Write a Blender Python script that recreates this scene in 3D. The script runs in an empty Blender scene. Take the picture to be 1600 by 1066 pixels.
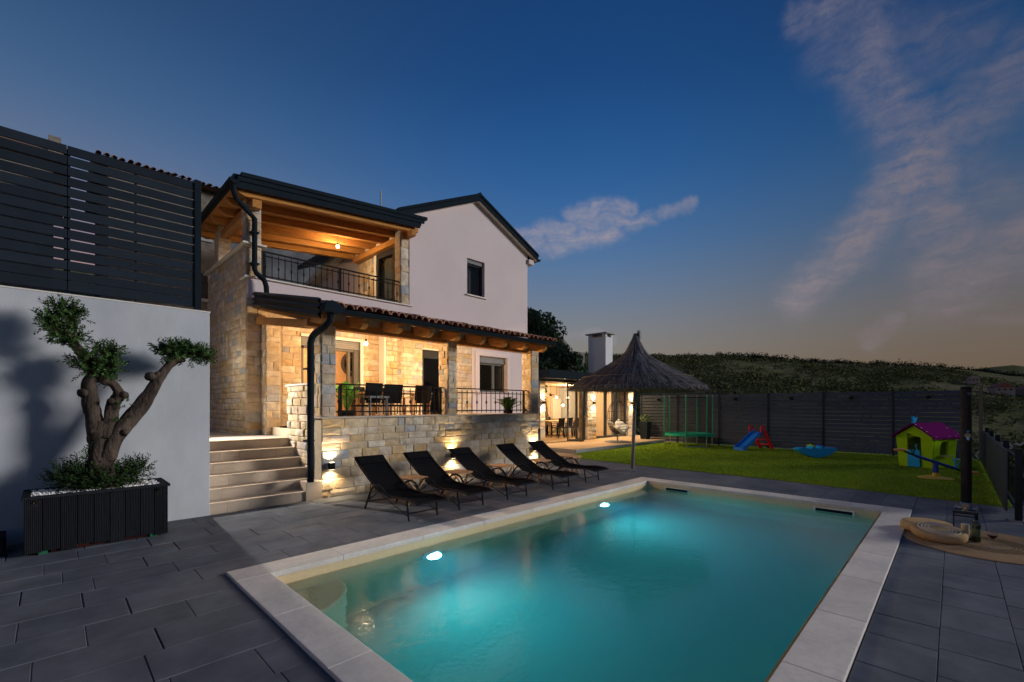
import bpy, math, random
from mathutils import Vector, Matrix
random.seed(7)
R = random.Random(11)
PI = math.pi
scene = bpy.context.scene
COL = scene.collection

# ------------------------------------------------------------------ camera
HEAD = math.radians(44.384)            # heading of the view, measured from +X (along the house) to +Y
cam_data = bpy.data.cameras.new('camera')
cam_data.sensor_width = 36.0
cam_data.lens = 36.0 * 705 / 1600
cam_data.shift_y = 101 / 1600
cam_data.clip_start = 0.05
cam_data.clip_end = 6000
cam = bpy.data.objects.new('camera', cam_data)
COL.objects.link(cam)
cam.location = (0, 0, 1.6)
cam.rotation_euler = (PI / 2, 0, HEAD - PI / 2)
scene.camera = cam

# ------------------------------------------------------------------ render settings
scene.render.engine = 'CYCLES'
scene.cycles.use_denoising = True
try:
    scene.cycles.denoiser = 'OPENIMAGEDENOISE'
    scene.cycles.denoising_input_passes = 'RGB_ALBEDO_NORMAL'
    scene.cycles.denoising_prefilter = 'ACCURATE'
except Exception:
    pass
scene.cycles.max_bounces = 9
scene.cycles.diffuse_bounces = 4
scene.cycles.glossy_bounces = 3
scene.cycles.transmission_bounces = 6
scene.cycles.transparent_max_bounces = 10
scene.cycles.volume_bounces = 1
scene.cycles.sample_clamp_indirect = 4.0
scene.cycles.caustics_reflective = False
scene.cycles.use_light_tree = True
scene.view_settings.view_transform = 'Standard'
scene.view_settings.look = 'None'
scene.view_settings.exposure = 0.0
scene.view_settings.gamma = 1.0
scene.view_settings.use_curve_mapping = False

# ------------------------------------------------------------------ dusk sky (world)
def direction(px, py):
    """bearing and elevation of a sky feature, from its place in the photograph"""
    r, u = (px - 800) / 705.0, (634 - py) / 705.0
    az = HEAD - math.atan(r)
    return az, math.atan(u / math.sqrt(1 + r * r))

world = bpy.data.worlds.new('World')
scene.world = world
world.use_nodes = True
wt = world.node_tree
wt.nodes.clear()
def wn(kind, **kw):
    n = wt.nodes.new(kind)
    for k, v in kw.items():
        setattr(n, k, v)
    return n
def wl(a, b):
    wt.links.new(a, b)
def wmath(op, a, b=None, c=None, clamp=False):
    n = wn('ShaderNodeMath', operation=op, use_clamp=clamp)
    for i, x in enumerate((a, b, c)):
        if x is None:
            continue
        if isinstance(x, (int, float)):
            n.inputs[i].default_value = x
        else:
            wl(x, n.inputs[i])
    return n.outputs[0]
def wvec(op, a, b=None, scale=None):
    n = wn('ShaderNodeVectorMath', operation=op)
    for i, x in enumerate((a, b)):
        if x is None:
            continue
        if isinstance(x, (tuple, list)):
            n.inputs[i].default_value = x
        else:
            wl(x, n.inputs[i])
    if scale is not None:
        if isinstance(scale, (int, float)):
            n.inputs['Scale'].default_value = scale
        else:
            wl(scale, n.inputs['Scale'])
    return n
w_tc = wn('ShaderNodeTexCoord')
w_nrm = wvec('NORMALIZE', w_tc.outputs['Generated']).outputs[0]
w_sep = wn('ShaderNodeSeparateXYZ')
wl(w_nrm, w_sep.inputs[0])
w_el = wmath('ARCSINE', w_sep.outputs['Z'])
w_az = wmath('ARCTAN2', w_sep.outputs['Y'], w_sep.outputs['X'])
w_ramp = wn('ShaderNodeValToRGB')
cr = w_ramp.color_ramp
stops = [(-0.2, (.030, .026, .020)), (0.0, (.165, .128, .085)), (0.055, (.245, .196, .138)), (0.13, (.235, .222, .205)),
         (0.22, (.155, .205, .285)), (0.33, (.066, .165, .345)), (0.46, (.024, .112, .315)),
         (0.62, (.011, .060, .200)), (0.85, (.008, .040, .135)), (1.3, (.010, .032, .100))]
f_el = wmath('MULTIPLY_ADD', w_el, 1 / 1.8, 0.2 / 1.8, clamp=True)
wl(f_el, w_ramp.inputs[0])
while len(cr.elements) < len(stops):
    cr.elements.new(0.5)
for e, (p, c) in zip(cr.elements, stops):
    e.position = (p + 0.2) / 1.8
    e.color = (*c, 1)
cr.interpolation = 'B_SPLINE'
# the afterglow fades from the village side (left) to the open country (right): slow change with bearing
w_right = wvec('DOT_PRODUCT', w_nrm, (math.sin(HEAD), -math.cos(HEAD), 0)).outputs['Value']
def w_band(lo, hi):
    m = wn('ShaderNodeMapRange')
    m.interpolation_type = 'SMOOTHSTEP'
    wl(w_right, m.inputs['Value'])
    m.inputs['From Min'].default_value = lo
    m.inputs['From Max'].default_value = hi
    return m.outputs[0]
w_mixl = wn('ShaderNodeMix', data_type='RGBA')
wl(w_band(.10, -.72), w_mixl.inputs['Factor'])
w_mixl.inputs['A'].default_value = (1, 1, 1, 1)
w_mixl.inputs['B'].default_value = (2.25, 1.14, 0.84, 1)
w_mixs = wn('ShaderNodeMix', data_type='RGBA')
wl(w_band(.12, .82), w_mixs.inputs['Factor'])
wl(w_mixl.outputs['Result'], w_mixs.inputs['A'])
w_mixs.inputs['B'].default_value = (0.64, 0.56, 0.52, 1)
w_mul = wn('ShaderNodeMix', data_type='RGBA', blend_type='MULTIPLY')
w_mul.inputs['Factor'].default_value = 1
wl(w_ramp.outputs[0], w_mul.inputs['A'])
wl(w_mixs.outputs['Result'], w_mul.inputs['B'])
# cirrus: drawn-out wisps along a few bearings, broken up by stretched noise
w_p = wn('ShaderNodeCombineXYZ')
wl(w_az, w_p.inputs[0])
wl(w_el, w_p.inputs[1])
w_n1 = wn('ShaderNodeTexNoise')
w_n1.inputs['Scale'].default_value = 9
w_n1.inputs['Detail'].default_value = 7
w_n1.inputs['Roughness'].default_value = 0.62
wl(w_p.outputs[0], w_n1.inputs['Vector'])
w_off = wvec('SUBTRACT', w_n1.outputs['Color'], (0.5, 0.5, 0.5)).outputs[0]
w_offs = wvec('SCALE', w_off, scale=0.075).outputs[0]
w_pd = wvec('ADD', w_p.outputs[0], w_offs).outputs[0]
w_flat = wn('ShaderNodeMapping')
w_flat.inputs['Rotation'].default_value = (0, 0, math.radians(-12))
w_flat.inputs['Scale'].default_value = (8, 58, 1)
wl(w_pd, w_flat.inputs['Vector'])
w_n2 = wn('ShaderNodeTexNoise')
w_n2.inputs['Scale'].default_value = 1.0
w_n2.inputs['Detail'].default_value = 6
w_n2.inputs['Roughness'].default_value = 0.6
wl(w_flat.outputs[0], w_n2.inputs['Vector'])
w_n3 = wn('ShaderNodeTexNoise')
w_n3.inputs['Scale'].default_value = 26
w_n3.inputs['Detail'].default_value = 8
w_n3.inputs['Roughness'].default_value = 0.7
wl(w_p.outputs[0], w_n3.inputs['Vector'])
w_wisp = wmath('MULTIPLY_ADD', w_n3.outputs['Fac'], 1.5, wmath('MULTIPLY_ADD', w_n2.outputs['Fac'], 1.8, -1.03), clamp=True)
strokes = [  # photo start, photo end, half width (rad), weight
    ((810, 380), (960, 368), .022, 1.0), ((895, 336), (985, 328), .016, .85), ((930, 358), (1020, 342), .016, .8), ((1000, 344), (1080, 324), .012, .6), ((850, 362), (970, 350), .018, .8),
    ((1240, 466), (1335, 375), .036, .9), ((1335, 375), (1440, 245), .045, .85), ((1440, 240), (1610, 100), .046, .45),
    ((1445, 245), (1350, 80), .050, .50), ((1440, 250), (1490, 430), .050, .70), ((1480, 465), (1620, 365), .046, .65),
    ((1360, 538), (1398, 498), .016, .6), ((1240, 36), (1340, 8), .022, .45), ((1310, 60), (1500, 70), .05, .26),
    ((830, 506), (960, 530), .012, .35), ((1540, 505), (1620, 500), .012, .35), ((1450, 260), (1560, 300), .05, .35)]
w_sum = None
for (a, b, wid, wei) in strokes:
    pa, pb = direction(*a), direction(*b)
    ab = (pb[0] - pa[0], pb[1] - pa[1], 0)
    l2 = ab[0] ** 2 + ab[1] ** 2
    pm = wvec('SUBTRACT', w_pd, (pa[0], pa[1], 0)).outputs[0]
    t = wmath('DIVIDE', wvec('DOT_PRODUCT', pm, ab).outputs['Value'], l2, clamp=True)
    near = wvec('SCALE', ab, scale=t).outputs[0]
    dist = wvec('DISTANCE', pm, near).outputs['Value']
    mr = wn('ShaderNodeMapRange')
    mr.interpolation_type = 'SMOOTHERSTEP'
    wl(dist, mr.inputs['Value'])
    mr.inputs['From Min'].default_value = wid * 1.7
    mr.inputs['From Max'].default_value = 0
    mr.inputs['To Max'].default_value = wei
    w_sum = mr.outputs[0] if w_sum is None else wmath('MAXIMUM', w_sum, mr.outputs[0])
w_cl = wmath('MULTIPLY', w_sum, w_wisp, clamp=True)
w_mixc = wn('ShaderNodeMix', data_type='RGBA')
wl(w_cl, w_mixc.inputs['Factor'])
wl(w_mul.outputs['Result'], w_mixc.inputs['A'])
w_cc = wn('ShaderNodeMix', data_type='RGBA', blend_type='MULTIPLY')
w_cc.inputs['Factor'].default_value = 1
w_cc.inputs['A'].default_value = (.32, .295, .345, 1)
wl(w_mixs.outputs['Result'], w_cc.inputs['B'])
wl(w_cc.outputs['Result'], w_mixc.inputs['B'])
w_bg = wn('ShaderNodeBackground')
w_bg.inputs['Strength'].default_value = 1.0
wl(w_mixc.outputs['Result'], w_bg.inputs['Color'])
w_out = wn('ShaderNodeOutputWorld')
wl(w_bg.outputs[0], w_out.inputs['Surface'])

# ------------------------------------------------------------------ the one sun lamp: last soft glow from the right
sun_d = bpy.data.lights.new('sun', 'SUN')
sun_d.energy = 2.65
sun_d.angle = math.radians(14)
sun_d.color = (1.0, 0.965, 0.94)
sun = bpy.data.objects.new('sun', sun_d)
COL.objects.link(sun)
sun.visible_glossy = False            # an afterglow has no disc to mirror
sun.rotation_euler = Vector((-.73, .66, -.25)).to_track_quat('-Z', 'Y').to_euler()

# ------------------------------------------------------------------ helpers: scene tree
ORIGIN = {}
def tag(o, label=None, cat=None, group=None, kind=None):
    if label: o['label'] = label
    if cat: o['category'] = cat
    if group: o['group'] = group
    if kind: o['kind'] = kind
    return o
def thing(name, label, cat, loc=(0, 0, 0), group=None, kind=None):
    o = bpy.data.objects.new(name, None)
    o.empty_display_size = 0.1
    COL.objects.link(o)
    o.location = loc
    ORIGIN[o] = Vector(loc)
    return tag(o, label, cat, group, kind)
def copy_tree(o, parent=None):
    c = o.copy()
    COL.objects.link(c)
    if parent is not None:
        c.parent = parent
    ORIGIN[c] = ORIGIN.get(o, Vector())
    for ch in list(o.children):
        copy_tree(ch, c)
    return c
def lamp(name, kind, loc, power, color=(1, .72, .42), parent=None, size=0.03, aim=None, spot=None, blend=0.6):
    d = bpy.data.lights.new(name, kind)
    d.energy = power
    d.color = color
    if kind == 'AREA':
        d.size = size
    else:
        d.shadow_soft_size = size
    if kind == 'SPOT':
        d.spot_size = math.radians(spot)
        d.spot_blend = blend
    o = bpy.data.objects.new(name, d)
    COL.objects.link(o)
    o.visible_glossy = False           # the modelled bulb or lens is what shows in reflections
    base = ORIGIN.get(parent, Vector()) if parent else Vector()
    o.location = Vector(loc) - base
    if aim is not None:
        o.rotation_euler = Vector(aim).to_track_quat('-Z', 'Y').to_euler()
    if parent:
        o.parent = parent
    return o

class MB:
    """collects shapes in world coordinates; build() links them as one mesh object"""
    def __init__(s):
        s.v, s.f, s.m, s.mi = [], [], [], 0
    def add(s, vs, fs):
        n = len(s.v)
        s.v += [tuple(p) for p in vs]
        for f in fs:
            s.f.append(tuple(i + n for i in f))
            s.m.append(s.mi)
        return s
    def box(s, x0, x1, y0, y1, z0, z1):
        return s.add([(x0, y0, z0), (x1, y0, z0), (x1, y1, z0), (x0, y1, z0), (x0, y0, z1), (x1, y0, z1), (x1, y1, z1), (x0, y1, z1)],
                     [(3, 2, 1, 0), (4, 5, 6, 7), (0, 1, 5, 4), (1, 2, 6, 5), (2, 3, 7, 6), (3, 0, 4, 7)])
    def hexa(s, p):   # 8 corners, bottom ring then top ring
        return s.add(p, [(3, 2, 1, 0), (4, 5, 6, 7), (0, 1, 5, 4), (1, 2, 6, 5), (2, 3, 7, 6), (3, 0, 4, 7)])
    def bar(s, p, q, w, h, up=(0, 0, 1)):
        p, q = Vector(p), Vector(q)
        d = (q - p).normalized()
        u = Vector(up)
        if abs(d.dot(u)) > 0.98:
            u = Vector((0, 1, 0))
        a = d.cross(u).normalized() * (w / 2)
        b = a.normalized().cross(d).normalized() * (h / 2)
        return s.hexa([p - a - b, p + a - b, q + a - b, q - a - b, p - a + b, p + a + b, q + a + b, q - a + b])
    def tube(s, pts, r, n=8, cap=True):
        pts = [Vector(p) for p in pts]
        rs = r if isinstance(r, (list, tuple)) else [r] * len(pts)
        base = len(s.v)
        ref = Vector((0, 0, 1))
        prev = None
        for i, p in enumerate(pts):
            d = (pts[min(i + 1, len(pts) - 1)] - pts[max(i - 1, 0)])
            d = d.normalized() if d.length > 1e-9 else Vector((0, 0, 1))
            if prev is None:
                k = ref if abs(d.dot(ref)) < 0.9 else Vector((1, 0, 0))
                a = d.cross(k).normalized()
            else:
                a = prev - d * prev.dot(d)
                a = a.normalized() if a.length > 1e-6 else d.orthogonal().normalized()
            prev = a
            b = d.cross(a)
            for j in range(n):
                t = 2 * PI * j / n
                s.v.append(tuple(p + (a * math.cos(t) + b * math.sin(t)) * rs[i]))
        for i in range(len(pts) - 1):
            for j in range(n):
                s.f.append((base + i * n + j, base + i * n + (j + 1) % n, base + (i + 1) * n + (j + 1) % n, base + (i + 1) * n + j))
                s.m.append(s.mi)
        if cap:
            s.f.append(tuple(base + j for j in reversed(range(n)))); s.m.append(s.mi)
            s.f.append(tuple(base + (len(pts) - 1) * n + j for j in range(n))); s.m.append(s.mi)
        return s
    def lathe(s, prof, c, n=24, tilt=None):
        base = len(s.v)
        for (r, z) in prof:
            for j in range(n):
                t = 2 * PI * j / n
                v = Vector((r * math.cos(t), r * math.sin(t), z))
                if tilt is not None:
                    v = tilt @ v
                s.v.append(tuple(v + Vector(c)))
        for i in range(len(prof) - 1):
            for j in range(n):
                s.f.append((base + i * n + j, base + i * n + (j + 1) % n, base + (i + 1) * n + (j + 1) % n, base + (i + 1) * n + j))
                s.m.append(s.mi)
        if prof[0][0] > 1e-4:
            s.f.append(tuple(base + j for j in reversed(range(n)))); s.m.append(s.mi)
        if prof[-1][0] > 1e-4:
            k = base + (len(prof) - 1) * n
            s.f.append(tuple(k + j for j in range(n))); s.m.append(s.mi)
        return s
    def prism(s, poly, axis, lo, hi):
        """poly: 2D outline; axis: the coordinate it is extruded along"""
        def pt(a, b, c):
            return {'x': (c, a, b), 'y': (a, c, b), 'z': (a, b, c)}[axis]
        n = len(poly)
        vs = [pt(a, b, lo) for a, b in poly] + [pt(a, b, hi) for a, b in poly]
        fs = [tuple(reversed(range(n))), tuple(range(n, 2 * n))]
        fs += [(i, (i + 1) % n, n + (i + 1) % n, n + i) for i in range(n)]
        return s.add(vs, fs)
    def quad(s, a, b, c, d):
        return s.add([a, b, c, d], [(0, 1, 2, 3)])
    def build(s, name, mat, parent=None, smooth=False, bevel=0, seg=2, label=None, cat=None, group=None, kind=None, loc=None, angle=40):
        me = bpy.data.meshes.new(name)
        base = Vector()
        if parent is not None:
            base = ORIGIN.get(parent, Vector())
        elif loc is not None:
            base = Vector(loc)
        me.from_pydata([(x - base[0], y - base[1], z - base[2]) for x, y, z in s.v], [], s.f)
        mats = mat if isinstance(mat, (list, tuple)) else [mat]
        for m in mats:
            me.materials.append(m)
        if len(mats) > 1:
            me.polygons.foreach_set('material_index', s.m)
        if smooth:
            me.polygons.foreach_set('use_smooth', [True] * len(me.polygons))
        me.update()
        o = bpy.data.objects.new(name, me)
        COL.objects.link(o)
        if parent is not None:
            o.parent = parent
        elif loc is not None:
            o.location = loc
        ORIGIN[o] = base
        if smooth and angle < 180:
            try:
                me.set_sharp_from_angle(angle=math.radians(angle))
            except Exception:
                pass
        if bevel:
            b = o.modifiers.new('bevel', 'BEVEL')
            b.width = bevel
            b.segments = seg
            b.limit_method = 'ANGLE'
            b.angle_limit = math.radians(50)
        return tag(o, label, cat, group, kind)

# ------------------------------------------------------------------ helpers: materials
def mat(name, c, rough=0.6, var=0.12, scale=6.0, bump=0.0, bscale=60.0, metal=0.0, spec=0.5, rnd=0.0, tint=None, tscale=1.5,
        stretch=None, emit=None, emit_s=0.0, coat=0.0, bdist=0.01, trans=None, streak=None):
    m = bpy.data.materials.new(name)
    m.use_nodes = True
    nt = m.node_tree
    N, L = nt.nodes, nt.links
    p = N['Principled BSDF']
    p.inputs['Roughness'].default_value = rough
    p.inputs['Metallic'].default_value = metal
    p.inputs['Specular IOR Level'].default_value = spec
    if coat:
        p.inputs['Coat Weight'].default_value = coat
    tc = N.new('ShaderNodeTexCoord')
    vec = tc.outputs['Object']
    if stretch:
        mp = N.new('ShaderNodeMapping')
        mp.inputs['Scale'].default_value = stretch
        L.new(vec, mp.inputs['Vector'])
        vec = mp.outputs[0]
    no = N.new('ShaderNodeTexNoise')
    no.inputs['Scale'].default_value = scale
    no.inputs['Detail'].default_value = 8
    no.inputs['Roughness'].default_value = 0.65
    L.new(vec, no.inputs['Vector'])
    mr = N.new('ShaderNodeMapRange')
    L.new(no.outputs['Fac'], mr.inputs['Value'])
    mr.inputs['From Min'].default_value = 0.25
    mr.inputs['From Max'].default_value = 0.75
    mr.inputs['To Min'].default_value = 1 - var
    mr.inputs['To Max'].default_value = 1 + var
    val = mr.outputs[0]
    if rnd:
        oi = N.new('ShaderNodeObjectInfo')
        ge = N.new('ShaderNodeNewGeometry')
        ad = N.new('ShaderNodeMath'); ad.operation = 'ADD'
        L.new(oi.outputs['Random'], ad.inputs[0]); L.new(ge.outputs['Random Per Island'], ad.inputs[1])
        fr = N.new('ShaderNodeMath'); fr.operation = 'FRACT'
        L.new(ad.outputs[0], fr.inputs[0])
        m2 = N.new('ShaderNodeMath'); m2.operation = 'MULTIPLY_ADD'
        L.new(fr.outputs[0], m2.inputs[0]); m2.inputs[1].default_value = 2 * rnd; m2.inputs[2].default_value = 1 - rnd
        m3 = N.new('ShaderNodeMath'); m3.operation = 'MULTIPLY'
        L.new(val, m3.inputs[0]); L.new(m2.outputs[0], m3.inputs[1])
        val = m3.outputs[0]
    col = None
    if tint:
        n2 = N.new('ShaderNodeTexNoise')
        n2.inputs['Scale'].default_value = tscale
        n2.inputs['Detail'].default_value = 5
        L.new(vec, n2.inputs['Vector'])
        r2 = N.new('ShaderNodeMapRange')
        L.new(n2.outputs['Fac'], r2.inputs['Value'])
        r2.inputs['From Min'].default_value = 0.38
        r2.inputs['From Max'].default_value = 0.66
        mx = N.new('ShaderNodeMix'); mx.data_type = 'RGBA'
        L.new(r2.outputs[0], mx.inputs['Factor'])
        mx.inputs['A'].default_value = (*c, 1)
        mx.inputs['B'].default_value = (*tint, 1)
        col = mx.outputs['Result']
    sc = N.new('ShaderNodeVectorMath'); sc.operation = 'SCALE'
    if col is None:
        sc.inputs[0].default_value = c
    else:
        L.new(col, sc.inputs[0])
    L.new(val, sc.inputs['Scale'])
    L.new(sc.outputs[0], p.inputs['Base Color'])
    if bump:
        nb = N.new('ShaderNodeTexNoise')
        nb.inputs['Scale'].default_value = bscale
        nb.inputs['Detail'].default_value = 6
        nb.inputs['Roughness'].default_value = 0.6
        L.new(vec, nb.inputs['Vector'])
        bp = N.new('ShaderNodeBump')
        bp.inputs['Strength'].default_value = bump
        bp.inputs['Distance'].default_value = bdist
        L.new(nb.outputs['Fac'], bp.inputs['Height'])
        L.new(bp.outputs[0], p.inputs['Normal'])
    if emit:
        p.inputs['Emission Color'].default_value = (*emit, 1)
        p.inputs['Emission Strength'].default_value = emit_s
    if trans:
        p.inputs['Transmission Weight'].default_value = trans
    return m
def emission(name, c, s):
    m = bpy.data.materials.new(name)
    m.use_nodes = True
    nt = m.node_tree
    nt.nodes.clear()
    e = nt.nodes.new('ShaderNodeEmission')
    e.inputs['Color'].default_value = (*c, 1)
    e.inputs['Strength'].default_value = s
    o = nt.nodes.new('ShaderNodeOutputMaterial')
    nt.links.new(e.outputs[0], o.inputs['Surface'])
    return m
def glass(name, tint=(.75, .8, .82), rough=0.02, ior=1.5):
    """thin pane: see-through with a Fresnel reflection"""
    m = bpy.data.materials.new(name)
    m.use_nodes = True
    nt = m.node_tree
    nt.nodes.clear()
    tr = nt.nodes.new('ShaderNodeBsdfTransparent'); tr.inputs['Color'].default_value = (*tint, 1)
    gl = nt.nodes.new('ShaderNodeBsdfGlossy'); gl.inputs['Roughness'].default_value = rough
    f0 = ((ior - 1) / (ior + 1)) ** 2
    lw = nt.nodes.new('ShaderNodeLayerWeight')
    pw = nt.nodes.new('ShaderNodeMath'); pw.operation = 'POWER'; pw.inputs[1].default_value = 5
    lw.inputs['Blend'].default_value = .5
    nt.links.new(lw.outputs['Facing'], pw.inputs[0])
    fr = nt.nodes.new('ShaderNodeMath'); fr.operation = 'MULTIPLY_ADD'
    nt.links.new(pw.outputs[0], fr.inputs[0]); fr.inputs[1].default_value = 1 - f0; fr.inputs[2].default_value = f0
    mx = nt.nodes.new('ShaderNodeMixShader')
    o = nt.nodes.new('ShaderNodeOutputMaterial')
    nt.links.new(fr.outputs[0], mx.inputs[0])
    nt.links.new(tr.outputs[0], mx.inputs[1])
    nt.links.new(gl.outputs[0], mx.inputs[2])
    nt.links.new(mx.outputs[0], o.inputs['Surface'])
    return m

STONES = [mat('stone_cream', (.60, .49, .34), .85, .22, 9, .8, 34, rnd=.09, tint=(.40, .31, .20), tscale=5, bdist=.02),
          mat('stone_tan', (.52, .395, .24), .85, .24, 9, .8, 34, rnd=.09, tint=(.50, .42, .32), tscale=4, bdist=.02),
          mat('stone_ochre', (.48, .325, .155), .85, .24, 8, .8, 30, rnd=.09, tint=(.48, .37, .24), tscale=4, bdist=.02),
          mat('stone_pale', (.64, .56, .44), .85, .18, 9, .8, 34, rnd=.09, tint=(.44, .36, .27), tscale=5, bdist=.02),
          mat('stone_grey', (.40, .395, .375), .85, .22, 9, .8, 34, rnd=.09, tint=(.40, .36, .30), tscale=4, bdist=.02),
          mat('stone_blue_grey', (.30, .33, .37), .85, .22, 9, .8, 34, rnd=.09, tint=(.36, .34, .30), tscale=4, bdist=.02),
          mat('stone_rose', (.54, .40, .28), .85, .22, 9, .8, 34, rnd=.09, tint=(.46, .40, .33), tscale=5, bdist=.02)]
SWEIGHT = [34, 24, 11, 24, 4, 4, 9]
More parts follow.
